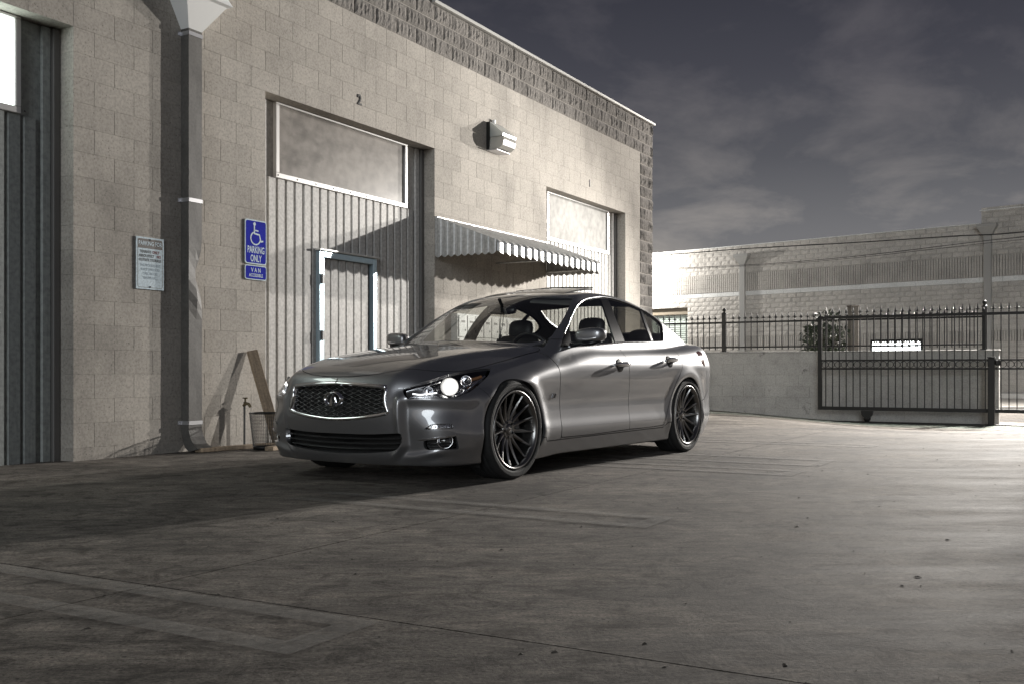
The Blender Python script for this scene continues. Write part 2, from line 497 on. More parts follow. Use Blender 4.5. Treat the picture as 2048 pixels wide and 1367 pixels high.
for k in range(-2, 31):
    h = H0 + CH * k
    off = 0.0 if (k - 16) % 2 == 0 else BL / 2
    s_end = S_MAX if k < 25 else 5.2
    cuts = [S_MIN + ((BL * 13 + off - S_MIN) % BL) + BL * i for i in range(-1, 50)]
    spans = [(S_MIN, s_end)]
    if h + CH * .5 < LINT:
        spans = [(xs[i], xs[i + 1]) for i in range(0, len(xs), 2)]
    for a, b in spans:
        edges = [a] + [c for c in cuts if a + .03 < c < b - .03] + [b]
        if b == S_MAX and k < 22 and S_COL > a:
            edges = [e for e in edges if e < S_COL - .03] + [S_COL] + ([S_COL + .2032 + BL / 2] if k % 2 else [S_COL + .2032]) + [S_MAX]
        for s0, s1 in zip(edges[:-1], edges[1:]):
            blocks.append((s0, s1, h, k >= 22 or s0 >= S_COL - .001))
def view_area(s0, s1, h):
    p = [wpt(s, 0, z) for s, z in ((s0, h), (s1, h + CH))]
    x = [CX + F * q[0] / q[1] for q in p]; y = [YH - F * (q[2] - HC) / q[1] for q in p]
    if max(x) < 0 or min(y) > 920 or max(y) < 0: return 0
    return abs(x[1] - x[0]) * abs(F * CH / p[0][1])
for rough in (False, True):
    L_ = sorted([b for b in blocks if b[3] == rough], key=lambda b: -view_area(*b[:3]))
    rest = MB()
    for i, (s0, s1, h, _) in enumerate(L_):
        w = s1 - s0
        atj = any(abs(s0 - b) < 1e-3 or abs(s1 - a) < 1e-3 for a, b in OPEN) or (abs(h - LINT) < .01 and any(a < s1 and s0 < b for a, b in OPEN))
        me, mb_ = rough_block(w, random.randrange(6)) if rough else smooth_block(w, DEP if atj else .05)
        if i < 300 and view_area(s0, s1, h) > 0:
            o = link('split_block' if rough else 'block', me, WALL); o.location = (s0, 0, h)
        else:
            rest.add([(x + s0, y, z + h) for x, y, z in mb_.v], mb_.f)
    if rest.v: rest.build('split_block' if rough else 'block', M_SPLIT if rough else M_BLK, WALL, kind='stuff')
M_GALV = principled('white_metal_flashing', (.62, .62, .60), .38, .35)
cp = MB(); cp.bevbox((5.215, -.055, 5.392), (S_MAX + .03, .32, 5.435), .006); cp.build('roof_coping', M_GALV, WH)
cp = MB(); cp.bevbox((5.200, -.055, 5.437), (5.212, .32, 6.6), .003); cp.build('parapet_flashing', M_GALV, WH)

# bay doors: ribbed siding, glazed strip, personnel door
M_SIDE = worn('cream_metal_siding', (.56, .55, .53), .05, .5, 2.5, 30, .12, 60, stretch=(30, 30, 1.2), coord='Object')
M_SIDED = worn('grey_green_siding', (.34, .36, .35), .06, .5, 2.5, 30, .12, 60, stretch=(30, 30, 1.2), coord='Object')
M_WFR = principled('white_window_frame', (.62, .61, .60), .35, .2)
M_DIRTY = worn('dirty_translucent_pane', (.27, .25, .23), .20, .28, 1.6, 9, .03, 30, stretch=(1, 1, 2.4))
M_ALU = principled('aluminium_door_frame', (.52, .66, .74), .3, .7)
M_HINGE = principled('steel_hinge', (.10, .10, .10), .4, .8)
M_TRACK = principled('dark_door_track', (.16, .155, .15), .6, .3)
for _m in (M_DIRTY, M_SIDE, M_SIDED):
    _m.node_tree.nodes['Principled BSDF'].inputs['Specular IOR Level'].default_value = .15
def bay_door(s0, s1, win, hole, ribs, mat, pane_mat, label=None):
    root = empty('bay_door', (0, 0, 0)); root.parent = WH
    if label: root['label'] = label
    y = DEP
    mb = MB(); mb.box((s0 + .002, y + .030, -.1), (s1 - .002, y + .06, LINT - .002)); mb.build('backing_sheet', mat, root)
    pitch = ribs; n = int((s1 - s0) / pitch) + 1
    for i in range(n):
        a = s0 + .10 + pitch * i; b = a + pitch
        if b > s1 - .16: break
        segs = [(-.02, LINT - .004)]
        if a < win[1] + .05 and b > win[0] - .05: segs = [(-.02, win[2])]
        if hole and a > hole[0] - .02 and b < hole[1] + .02: segs = [(hole[2] + .005, segs[0][1])]
        for z0, z1 in segs:
            mb = MB(); g = .012
            prof = [(a + g, y + .0295), (a + g + .008, y + .004), (b - g - .008, y + .004), (b - g, y + .0295)]
            mb.prism(prof, 2, z0, z1); mb.build('siding_strip', mat, root)
    for nm, a, b, yy in (('edge_trim', s0 + .004, s0 + .085, y - .02), ('edge_trim', s1 - .15, s1 - .07, y - .006), ('door_track', s1 - .068, s1 - .004, y - .035)):
        mb = MB(); mb.bevbox((a, yy, -.05), (b, y + .028, LINT - .006), .006); mb.build(nm, M_TRACK if nm == 'door_track' else mat, root)
    w0, w1, z0, z1 = win; fw = .053
    for a, b, c, d in ((w0, w1, z0, z0 + fw), (w0, w1, z1 - fw * .4, z1), (w0, w0 + fw, z0 + fw + .001, z1 - fw * .4 - .001), (w1 - fw, w1, z0 + fw + .001, z1 - fw * .4 - .001)):
        mb = MB(); mb.bevbox((a, y - .022, c), (b, y + .029, d), .004); mb.build('window_frame', M_WFR, root)
    mb = MB(); mb.box((w0 + fw, y + .004, z0 + fw), (w1 - fw, y + .012, z1 - .02)); mb.build('window_pane', pane_mat, root)
    mb = MB(); mb.lathe([(0, 0), (.007, .001), (.008, .005)], 8, 'Y'); sme = mb.mesh('frame_screw', M_HINGE); fix_normals(sme)
    for i in range(int((w1 - w0) / .3) + 1):
        o = link('frame_screw', sme, root); o.location = (w0 + .03 + i * .3, y - .028, z0 + .026)
    return root
B2 = bay_door(2.235, 5.283, (2.573, 4.938, 2.762, 3.556), (3.234, 4.277, 2.062), .1382, M_SIDE, M_DIRTY, 'cream ribbed bay door with personnel door and dirty glazed strip')
MDR = empty('personnel_door', (0, 0, 0)); MDR.parent = WH
a, b, t = 3.234, 4.277, 2.062
for q in ((a, a + .085, -.02, t), (b - .072, b, -.02, t), (a + .086, b - .073, t - .068, t)):
    mb = MB(); mb.bevbox((q[0], DEP - .045, q[2]), (q[1], DEP + .029, q[3]), .006); mb.build('door_frame', M_ALU, MDR)
mb = MB(); mb.bevbox((a - .02, DEP - .075, t + .002), (b + .02, DEP + .003, t + .024), .004); mb.build('drip_cap', M_GALV, MDR)
x = a + .098
while x + .1382 < b - .07:
    mb = MB(); mb.prism([(x + .006, DEP + .0295), (x + .014, DEP - .006), (x + .124, DEP - .006), (x + .132, DEP + .0295)], 2, -.01, t - .072); mb.build('door_panel', M_SIDE, MDR); x += .1382
for z in (1.75, 1.13, .52):
    mb = MB(); mb.tube([(a + .03, DEP - .058, z - .055), (a + .03, DEP - .058, z + .055)], .011, 8); mb.bevbox((a + .02, DEP - .052, z - .05), (a + .075, DEP - .046, z + .05), .002); mb.build('hinge', M_HINGE, MDR)
mb = MB(); mb.lathe([(0, -.06), (.028, -.055), (.032, -.03), (.012, -.02), (.012, 0)], 20, 'Y'); o = mb.build('door_knob', principled('steel_knob', (.6, .6, .6), .2, 1.0), MDR); o.location = (b - .035, DEP - .045, .98)
M_PALE = worn('pale_translucent_pane', (.36, .355, .34), .12, .65, 1.2, 9, .03, 30)
M_PALE.node_tree.nodes['Principled BSDF'].inputs['Specular IOR Level'].default_value = .1
bay_door(8.345, 11.395, (8.70, 11.06, 2.79, 3.556), None, .1382, M_SIDE, M_PALE, 'cream ribbed bay door with pale glazed strip under number one')
M_LITWIN = emit('lit_window_pane', (.86, 1.0, .92), 4.5)
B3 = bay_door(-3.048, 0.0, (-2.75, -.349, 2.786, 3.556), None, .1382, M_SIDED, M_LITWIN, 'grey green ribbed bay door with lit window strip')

# door numbers
M_NUM = principled('black_iron_number', (.02, .02, .02), .5, .6)

# ================================================================== the parked saloon car
# car frame: x forward, y left, z up, origin on the ground midway between the axles
CAR_FW = np.array([-0.557, -0.830]); CAR_FW /= np.linalg.norm(CAR_FW)
CAR_LF = np.array([-CAR_FW[1], CAR_FW[0]])
CAR_O = np.array([0.080, 8.644])

def pchip(xs, ys, t):
    xs, ys = np.array(xs, float), np.array(ys, float)
    o = np.argsort(xs); xs, ys = xs[o], ys[o]
    h = np.diff(xs); d = np.diff(ys) / h
    m = np.zeros_like(ys)
    for i in range(1, len(xs) - 1):
        if d[i - 1] * d[i] > 0:
            w1, w2 = 2 * h[i] + h[i - 1], h[i] + 2 * h[i - 1]
            m[i] = (w1 + w2) / (w1 / d[i - 1] + w2 / d[i])
    m[0], m[-1] = d[0], d[-1]
    k = np.clip(np.searchsorted(xs, t) - 1, 0, len(xs) - 2)
    u = (t - xs[k]) / h[k]
    y = (ys[k] * (1 + 2 * u) * (1 - u) ** 2 + h[k] * m[k] * u * (1 - u) ** 2
         + ys[k + 1] * u * u * (3 - 2 * u) + h[k] * m[k + 1] * u * u * (u - 1))
    y = np.where(t < xs[0], ys[0] + (t - xs[0]) * m[0], y)
    return np.where(t > xs[-1], ys[-1] + (t - xs[-1]) * m[-1], y)

def curve(pts, sm):
    xs = [p[0] for p in pts]; ys = [p[1] for p in pts]
    a, b = min(xs) - 0.5, max(xs) + 0.5
    g = np.linspace(a, b, 3000)
    v = pchip(xs, ys, g)
    st = g[1] - g[0]; r = int(3 * sm / st)
    if r > 0:
        kx = np.arange(-r, r + 1) * st; kw = np.exp(-0.5 * (kx / sm) ** 2); kw /= kw.sum()
        vp = np.concatenate([v[0] + (v[0] - v[1:r + 1][::-1]), v, v[-1] + (v[-1] - v[-r - 1:-1][::-1])])
        v = np.convolve(vp, kw, 'valid')
    return lambda t: np.interp(t, g, v)

def sstep(a, b, t):
    u = np.clip((t - a) / (b - a), 0, 1)
    return u * u * (3 - 2 * u)

def smax(a, b, k):
    h = np.maximum(k - np.abs(a - b), 0) / k
    return np.maximum(a, b) + h * h * h * k / 6

def smin(a, b, k):
    return -smax(-a, -b, k)

C_W = curve([(.05, .815), (.12, .845), (.20, .872), (.27, .893), (.32, .897), (.40, .886), (.50, .882), (.60, .889), (.70, .897), (.77, .898),
             (.83, .884), (.89, .862), (.95, .832), (1.0, .80), (1.1, .72)], .018)
C_T = curve([(2.4, .985), (1.9, .99), (1.425, 1.0), (.9, .985), (0, .99), (-.7, 1.0), (-1.4, 1.008), (-1.9, .985), (-2.6, .92)], .15)
C_XN = curve([(.08, 2.17), (.14, 2.215), (.19, 2.245), (.24, 2.25), (.30, 2.256), (.38, 2.272), (.44, 2.282), (.50, 2.284), (.58, 2.276), (.66, 2.258), (.74, 2.22), (.85, 2.14), (1.0, 2.03)], .02)
C_XR = curve([(.10, -2.34), (.2, -2.42), (.32, -2.50), (.5, -2.53), (.65, -2.515), (.8, -2.49), (.95, -2.47), (1.02, -2.45), (1.1, -2.42)], .03)
C_H = curve([(2.40, .54), (2.30, .632), (2.24, .698), (2.15, .760), (2.0, .818), (1.8, .864), (1.5, .910), (1.2, .945), (.95, .970), (.6, .98), (0, .985),
             (-.6, 1.0), (-1.2, 1.012), (-1.7, 1.032), (-2.1, 1.042), (-2.38, 1.046), (-2.5, 1.03), (-2.6, .98)], .05)
C_R = curve([(1.5, .65), (1.3, .76), (1.1, .885), (.95, .968), (.79, 1.053), (.5, 1.203), (.2, 1.342), (.05, 1.388), (-.1, 1.411), (-.45, 1.430), (-.8, 1.418),
             (-1.1, 1.372), (-1.4, 1.292), (-1.75, 1.168), (-2.0, 1.062), (-2.2, .965), (-2.5, .80)], .06)
C_G = curve([(.7, .90), (.85, .845), (.97, .797), (1.1, .737), (1.2, .680), (1.3, .614), (1.4, .53), (1.5, .43)], .03)
C_GX = curve([(1.4, .90), (.9, .962), (.5, .99), (0, 1.0), (-.5, 1.0), (-1.0, .985), (-1.5, .925), (-1.9, .86), (-2.3, .78)], .12)

def car_f(x, y, z):
    ay = np.sqrt(y * y + 1e-5)
    W = C_W(z) * C_T(x)
    for xa, am in ((1.43, .016), (-1.405, .014)):
        r = np.hypot(x - xa, z - .325)
        W = W + am * np.exp(-((r - .385) / .05) ** 2) * sstep(.16, .34, z)
    W = W + .014 * np.exp(-((x + 1.5) / .55) ** 2) * np.exp(-((z - .82) / .12) ** 2)
    W = W + .010 * np.exp(-((x - 1.45) / .45) ** 2) * np.exp(-((z - .70) / .10) ** 2)
    yb = .515 - .07 * sstep(.27, .15, z)
    XN = C_XN(z) - .030 * sstep(yb - .005, yb + .05, ay) * sstep(.60, .50, z) * sstep(.12, .20, z)
    XN = XN + .014 * np.exp(-((ay - yb) / .024) ** 2) * sstep(.62, .54, z) * sstep(.15, .22, z)
    XN = XN - .040 * sstep(.44, .60, ay) * sstep(.55, .63, z) + .05 * sstep(.52, .80, ay) * sstep(.50, .36, z)
    zl = .185 + .05 * sstep(.55, .85, ay)
    XN = XN + .018 * np.exp(-((z - zl) / .028) ** 2) * sstep(.40, .60, ay)
    u = np.maximum(0, (x - 1.0) / (XN - 1.0)); ur = np.maximum(0, (-1.2 - x) / (-1.2 - C_XR(z)))
    g = (ay / W) ** 2 + u ** 8.5 + ur ** 6
    fs = (np.sqrt(g + 1e-9) - 1) * W
    yr = .50 + .17 * np.clip((2.1 - x) / 1.2, -.3, 1.3)
    s = (ay - yr) / .018
    soft = .018 * np.logaddexp(0, s)
    hood = sstep(.2, .8, x)
    H = C_H(x) - .040 * (ay / .6) ** 2 - (.42 * hood + .10) * soft
    fh = (z - H) * .93
    low = smax(fs, fh, .085)
    low = smax(low, .128 - .02 * sstep(.7, 1.1, x) * sstep(1.4, 1.1, x) - z, .03)
    xp = x + .25 * ay * ay * np.tanh((x + .35) / .4)
    R = C_R(xp) - .038 * (ay / .6) ** 2
    G = C_G(z) * C_GX(x)
    cab = smax((z - R) * .92, (ay - G) * .86, .075)
    cab = smax(cab, .80 - z, .02)
    return smin(low, cab, .03)

def car_n(P, e=.0015):
    P = np.asarray(P, float)
    n = np.stack([car_f(P[:, 0] + e, P[:, 1], P[:, 2]) - car_f(P[:, 0] - e, P[:, 1], P[:, 2]),
                  car_f(P[:, 0], P[:, 1] + e, P[:, 2]) - car_f(P[:, 0], P[:, 1] - e, P[:, 2]),
                  car_f(P[:, 0], P[:, 1], P[:, 2] + e) - car_f(P[:, 0], P[:, 1], P[:, 2] - e)], 1) / (2 * e)
    return n

def unit(n):
    return n / np.maximum(np.linalg.norm(n, axis=1, keepdims=True), 1e-9)

def to_surf(P, off=0.0, it=4):
    P = np.array(P, float)
    for _ in range(it):
        n = car_n(P); q = np.maximum((n * n).sum(1), .05)
        P -= ((car_f(P[:, 0], P[:, 1], P[:, 2]) - off * np.sqrt(q)) / q)[:, None] * n
    return P

def surface_nets(f, lo, hi, h):
    ax = [np.arange(lo[i], hi[i] + h, h) for i in range(3)]
    X, Y, Z = np.meshgrid(*ax, indexing='ij')
    v = np.empty(X.shape); B = 8
    for i in range(0, X.shape[0], B):
        for j in range(0, X.shape[1], B):
            for k in range(0, X.shape[2], B):
                sl = (slice(i, i + B), slice(j, j + B), slice(k, k + B))
                c = [A[sl] for A in (X, Y, Z)]; m = [A[tuple(q // 2 for q in A.shape)] for A in c]
                vc = float(f(m[0], m[1], m[2]))
                v[sl] = vc if abs(vc) > .30 else f(*c)
    s = v < 0
    c = np.zeros(tuple(n - 1 for n in s.shape), int)
    for dx in (0, 1):
        for dy in (0, 1):
            for dz in (0, 1):
                c += s[dx:dx + c.shape[0], dy:dy + c.shape[1], dz:dz + c.shape[2]]
    I = np.argwhere((c > 0) & (c < 8))
    idx = -np.ones(c.shape, int); idx[tuple(I.T)] = np.arange(len(I))
    acc = np.zeros((len(I), 3)); cnt = np.zeros(len(I))
    corners = [(a, b, d) for a in (0, 1) for b in (0, 1) for d in (0, 1)]
    for a in corners:
        for axn in range(3):
            if a[axn] == 0:
                b = list(a); b[axn] = 1
                va = v[I[:, 0] + a[0], I[:, 1] + a[1], I[:, 2] + a[2]]
                vb = v[I[:, 0] + b[0], I[:, 1] + b[1], I[:, 2] + b[2]]
                m = (va < 0) != (vb < 0)
                t = np.where(m, va / np.where(m, va - vb, 1), 0)
                p = np.tile(np.array(a, float), (len(I), 1)); p[:, axn] = t
                acc += p * m[:, None]; cnt += m
    P = np.array(lo) + (I + acc / cnt[:, None]) * h
    quads = []
    for axn in range(3):
        o = [i for i in range(3) if i != axn]
        sl = [slice(None)] * 3; s2 = [slice(None)] * 3
        sl[axn] = slice(0, -1); s2[axn] = slice(1, None)
        for i in o:
            sl[i] = slice(1, -1); s2[i] = slice(1, -1)
        a, b = s[tuple(sl)], s[tuple(s2)]
        for sg, m in ((1, a & ~b), (-1, ~a & b)):
            E = np.argwhere(m)
            if not len(E): continue
            E[:, o[0]] += 1; E[:, o[1]] += 1
            q = []
            for d0, d1 in ((-1, -1), (0, -1), (0, 0), (-1, 0)):
                k = E.copy(); k[:, o[0]] += d0; k[:, o[1]] += d1
                q.append(idx[tuple(k.T)])
            q = np.stack(q, 1)
            if (sg < 0) ^ (axn == 1): q = q[:, ::-1]
            quads.append(q)
    return P, np.concatenate(quads)

def clip(V, Fc, g):
    """keep the part of the mesh where g <= 0 (faces: list of index tuples)"""
    ins = (g <= 0).tolist(); g = g.tolist()
    keep, mixed = [], []
    for f in Fc:
        k = 0
        for i in f:
            k += ins[i]
        if k == len(f): keep.append(f)
        elif k: mixed.append(f)
    nv = []; cache = {}; base = len(V)
    def cut(a, b):
        key = (a, b) if a < b else (b, a)
        if key not in cache:
            t = g[a] / (g[a] - g[b])
            cache[key] = base + len(nv); nv.append(V[a] + (V[b] - V[a]) * t)
        return cache[key]
    for f in mixed:
        out = []
        for i in range(len(f)):
            a, b = f[i], f[(i + 1) % len(f)]
            if ins[a]: out.append(a)
            if ins[a] != ins[b]: out.append(cut(a, b))
        if len(out) > 2: keep.append(tuple(out))
    VV = np.concatenate([V, np.array(nv)]) if nv else V
    used = sorted({i for f in keep for i in f})
    mp = {i: k for k, i in enumerate(used)}
    return VV[used], [tuple(mp[i] for i in f) for f in keep]

def smooth_poly(pts, per=6):
    """closed Catmull-Rom through pts, corners kept where the point has a third entry"""
    n = len(pts); out = []
    P = [np.array(p[:2], float) for p in pts]; C = [len(p) > 2 for p in pts]
    for i in range(n):
        p0, p1, p2, p3 = P[i - 1], P[i], P[(i + 1) % n], P[(i + 2) % n]
        if C[i]: p0 = p1 - (p2 - p1) * .6
        if C[(i + 1) % n]: p3 = p2 + (p2 - p1) * .6
        for k in range(per):
            t = k / per
            out.append(.5 * ((2 * p1) + (p2 - p0) * t + (2 * p0 - 5 * p1 + 4 * p2 - p3) * t * t + (3 * p1 - p0 - 3 * p2 + p3) * t ** 3))
    return np.array(out)

def sdf(poly, Q):
    """signed distance of 2-D points to a polygon, negative inside"""
    d2 = np.full(len(Q), 1e9); ins = np.zeros(len(Q), bool)
    n = len(poly)
    for i in range(n):
        a, b = poly[i], poly[(i + 1) % n]
        e = b - a; w = Q - a
        t = np.clip((w @ e) / max(e @ e, 1e-12), 0, 1)
        dd = ((w - t[:, None] * e) ** 2).sum(1)
        d2 = np.minimum(d2, dd)
        cond = (a[1] > Q[:, 1]) != (b[1] > Q[:, 1])
        xi = a[0] + (Q[:, 1] - a[1]) / (b[1] - a[1] if b[1] != a[1] else 1e-12) * e[0]
        ins ^= cond & (Q[:, 0] < xi)
    d = np.sqrt(d2)
    return np.where(ins, -d, d)

def cam_hit(px, py):
    """where the sight line through a photo pixel meets the car body (car frame)"""
    d = np.array([(px - CX) / F, 1.0, (YH - py) / F]); d /= np.linalg.norm(d)
    o = np.array([-(CAR_O @ CAR_FW), -(CAR_O @ CAR_LF), HC])
    dc = np.array([d[:2] @ CAR_FW, d[:2] @ CAR_LF, d[2]])
    t = np.linspace(5.2, 12, 3000)
    P = o + t[:, None] * dc
    v = car_f(P[:, 0], P[:, 1], P[:, 2])
    k = np.argmax(v < 0)
    if not (v < 0).any():
        k = np.argmin(v); return P[k]
    a, b = t[k - 1], t[k]
    for _ in range(30):
        m = (a + b) / 2; p = o + m * dc
        if car_f(p[0], p[1], p[2]) < 0: b = m
        else: a = m
    return o + b * dc

def pixpoly(x0, y0, sc, pts, ij):
    out = []
    for p in pts:
        h = cam_hit(x0 + p[0] / sc, y0 + p[1] / sc)
        out.append((h[ij[0]], h[ij[1]]) + tuple(p[2:]))
    return out

# ---- body surface, left half
_V, _F = surface_nets(car_f, (-2.62, -.0125 * 2, .10), (2.36, 1.02, 1.50), .0125)
_V = to_surf(_V, it=3)
_F = [tuple(f) for f in _F.tolist()]
_V, _F = clip(_V, _F, -_V[:, 1])
_V[np.abs(_V[:, 1]) < 1e-4, 1] = 0.0

class Half:
    def __init__(s, V, Fc): s.V, s.F = V, Fc
    def cut(s, gfun, gap=.0030):
        """remove the region gfun < 0 and return it, leaving a shut line of 2*gap"""
        n = unit(car_n(s.V)); g = gfun(s.V, n)
        piece = clip(s.V, s.F, g + gap)
        s.V, s.F = clip(s.V, s.F, -g + gap)
        return Half(*piece)

def region(poly, ij, cond=None):
    poly = np.array(poly, float)
    def g(V, n):
        d = sdf(poly, V[:, list(ij)])
        if cond is not None: d = np.maximum(d, cond(V, n))
        return d
    return g

def boundary(Fc):
    cnt = {}
    for f in Fc:
        for i in range(len(f)):
            e = (f[i], f[(i + 1) % len(f)])
            cnt[e] = 1
    return [e for e in cnt if (e[1], e[0]) not in cnt]

CAR = empty('saloon_car', (float(CAR_O[0]), float(CAR_O[1]), 0), math.atan2(CAR_FW[1], CAR_FW[0]),
            'metallic grey four-door saloon car with lit headlights and dark many-spoked wheels', 'car')

def body_mesh(name, V, Fc, mats, off=0.0, flange=.014, flip=False):
    V = np.asarray(V, float)
    n = unit(car_n(V))
    if off: V = V + n * off
    vs = V; fs = [f[::-1] for f in Fc] if flip else list(Fc)
    nn = -n if flip else n
    if flange:
        B = [e for e in boundary(Fc) if not (abs(V[e[0], 1]) < 1e-3 and abs(V[e[1], 1]) < 1e-3)]
        ev, en, ef = [], [], []
        b0 = len(vs)
        for a, b in B:
            pa, pb = V[a], V[b]; qa, qb = pa - n[a] * flange, pb - n[b] * flange
            t = np.cross(pb - pa, n[a]); t /= max(np.linalg.norm(t), 1e-9)
            k = b0 + len(ev)
            ev += [pa, pb, qb, qa]; en += [t] * 4; ef.append((k + 1, k, k + 3, k + 2))
        if ev:
            vs = np.concatenate([vs, np.array(ev)]); nn = np.concatenate([nn, np.array(en)]); fs = fs + ef
    me = bpy.data.meshes.new(name)
    me.from_pydata(vs.tolist(), [], fs)
    me.polygons.foreach_set('use_smooth', [True] * len(me.polygons))
    me.update()
    me.normals_split_custom_set_from_vertices(nn.tolist())
    for m in (mats if isinstance(mats, (list, tuple)) else [mats]): me.materials.append(m)
    return me

def mirrored(V, Fc):
    W = V.copy(); W[:, 1] *= -1
    return W, [f[::-1] for f in Fc]

def whole(h):
    """both halves welded along the centre line"""
    W, G = mirrored(h.V, h.F)
    n = len(h.V); mp = []
    for i in range(n):
        mp.append(i if abs(h.V[i, 1]) < 1e-4 else None)
    extra = [i for i in range(n) if mp[i] is None]
    ren = {i: n + k for k, i in enumerate(extra)}
    VV = np.concatenate([h.V, W[extra]])
    FF = h.F + [tuple(ren.get(i, i) for i in f) for f in G]
    return VV, FF

def part_both(name, h, mat, parent=CAR, **kw):
    return link(name, body_mesh(name, *whole(h), mat, **kw), parent)

def part_pair(name, h, mat, parent=None, parents=None, **kw):
    p = parents or (parent or CAR, parent or CAR)
    a = link(name, body_mesh(name, h.V, h.F, mat, **kw), p[0])
    b = link(name, body_mesh(name, *mirrored(h.V, h.F), mat, **kw), p[1])
    return a, b

# ---- materials of the car
def car_paint():
    m = principled('grey_metallic_paint', (.17, .17, .17), .4, .80)
    b = m.node_tree.nodes['Principled BSDF']; L = m.node_tree.links
    b.inputs['Coat Weight'].default_value = 1.0
    b.inputs['Coat Roughness'].default_value = 0.02
    b.inputs['Coat IOR'].default_value = 1.8
    co = N(m, 'ShaderNodeTexCoord')
    v = N(m, 'ShaderNodeTexVoronoi', i_Scale=900.0); L.new(co.outputs['Object'], v.inputs['Vector'])
    c = ramp(m, v.outputs['Distance'], [(0.0, (.35, .35, .36)), (.6, (.24, .24, .248))])
    L.new(c, b.inputs['Base Color'])
    n = N(m, 'ShaderNodeTexNoise', i_Scale=2.5, i_Detail=5.0); L.new(co.outputs['Object'], n.inputs['Vector'])
    r = N(m, 'ShaderNodeMapRange'); L.new(n.outputs['Fac'], r.inputs[0])
    r.inputs[3].default_value = .37; r.inputs[4].default_value = .44
    L.new(r.outputs[0], b.inputs['Roughness'])
    return m
M_PAINT = car_paint()
M_CHROME = principled('chrome', (.75, .75, .76), .06, 1.0)
M_SATIN = principled('satin_chrome', (.45, .45, .46), .25, 1.0)
M_BLACK = principled('gloss_black', (.010, .010, .011), .22, 0.0, **{'Specular IOR Level': .3})
M_TRIM = principled('matt_black_plastic', (.018, .018, .018), .55)
M_DARK = principled('interior_cloth', (.030, .029, .028), .8)
M_PILLAR = principled('grey_headliner', (.16, .155, .15), .85)
M_SEAT = principled('dark_leather', (.028, .026, .025), .45)
M_RUB = worn('tyre_rubber', (.018, .018, .018), .15, .75, 8, 90, .2, 300)
M_RIM = principled('gunmetal_rim', (.25, .245, .24), .28, 1.0)
M_DISC = principled('brake_disc', (.35, .35, .35), .35, 1.0)
M_CALIPER = principled('brake_caliper', (.30, .30, .31), .4, .7)
def glass(name, tint, rough=0.0):
    m = bpy.data.materials.new(name); m.use_nodes = True; nt = m.node_tree; nt.nodes.clear()
    o = nt.nodes.new('ShaderNodeOutputMaterial'); mix = nt.nodes.new('ShaderNodeMixShader')
    t = nt.nodes.new('ShaderNodeBsdfTransparent'); t.inputs[0].default_value = (*tint, 1)
    g = nt.nodes.new('ShaderNodeBsdfGlossy'); g.inputs['Roughness'].default_value = rough; g.inputs[0].default_value = (1, 1, 1, 1)
    lw = nt.nodes.new('ShaderNodeLayerWeight'); pw = nt.nodes.new('ShaderNodeMath'); pw.operation = 'POWER'; pw.inputs[1].default_value = 5
    ma = nt.nodes.new('ShaderNodeMath'); ma.operation = 'MULTIPLY_ADD'; ma.inputs[1].default_value = .92; ma.inputs[2].default_value = .06
    nt.links.new(lw.outputs['Facing'], pw.inputs[0]); nt.links.new(pw.outputs[0], ma.inputs[0])
    nt.links.new(ma.outputs[0], mix.inputs[0]); nt.links.new(t.outputs[0], mix.inputs[1]); nt.links.new(g.outputs[0], mix.inputs[2])
    nt.links.new(mix.outputs[0], o.inputs[0])
    return m
M_WIN = glass('windscreen_glass', (.82, .84, .83))
M_TINT = glass('tinted_side_glass', (.50, .50, .48))
M_LENS = glass('headlamp_lens', (.93, .94, .95))
M_RED = principled('tail_lens', (.16, .05, .03), .1, 0, **{'Coat Weight': 1.0})

# ---- cut the panels
H = Half(_V, _F)
side = lambda V, n: (.45 - n[:, 1]) * .15
up = lambda V, n: np.maximum((.25 - n[:, 2]) * .15, .86 - V[:, 2])
front = lambda V, n: np.maximum((.12 - n[:, 0]) * .15, 1.2 - V[:, 0])

wind = smooth_poly([(.945, -.3), (.945, 0), (.925, .3), (.85, .55), (.735, .685), (.655, .705, 1), (.36, .645), (.06, .545, 1), (.12, .35), (.145, 0), (.145, -.3)])
P_WIND = H.cut(region(wind, (0, 1), lambda V, n: np.maximum(.2 - n[:, 2], .93 - V[:, 2])), .003)
rearw = smooth_poly([(-1.86, -.3), (-1.86, 0), (-1.83, .35), (-1.74, .56, 1), (-1.40, .575), (-1.10, .50, 1), (-1.14, .3), (-1.15, 0), (-1.15, -.3)])
P_REARW = H.cut(region(rearw, (0, 1), lambda V, n: np.maximum(.2 - n[:, 2], 1.03 - V[:, 2])), .003)

z6 = (1120, 570, 6.606)
dlo = smooth_poly(pixpoly(*z6, [(2, 815, 1), (60, 640), (120, 500), (180, 355), (240, 265), (310, 205), (390, 178), (470, 166), (560, 160), (700, 180), (860, 230), (1000, 287), (1120, 345),
                                (1240, 425), (1335, 515), (1356, 600), (1362, 742, 1), (1100, 747), (860, 752), (500, 785), (250, 802)], (0, 2)))
P_DLO = H.cut(region(dlo, (0, 2), side), .001)
gl_front = smooth_poly(pixpoly(*z6, [(160, 790, 1), (130, 560), (185, 385), (245, 290), (315, 225), (395, 195), (470, 183), (535, 182, 1), (600, 350), (665, 540), (735, 755, 1), (500, 772)], (0, 2)))
gl_rear = smooth_poly(pixpoly(*z6, [(640, 193, 1), (860, 248), (1060, 328, 1), (1130, 520), (1213, 735, 1), (860, 742, 1), (745, 450)], (0, 2)))
gl_quarter = smooth_poly(pixpoly(*z6, [(1095, 345, 1), (1230, 432), (1328, 525), (1342, 600), (1346, 732, 1), (1236, 735, 1), (1165, 535)], (0, 2)))
PW = [P_DLO.cut(region(p, (0, 2), side), .001) for p in (gl_front, gl_rear, gl_quarter)]

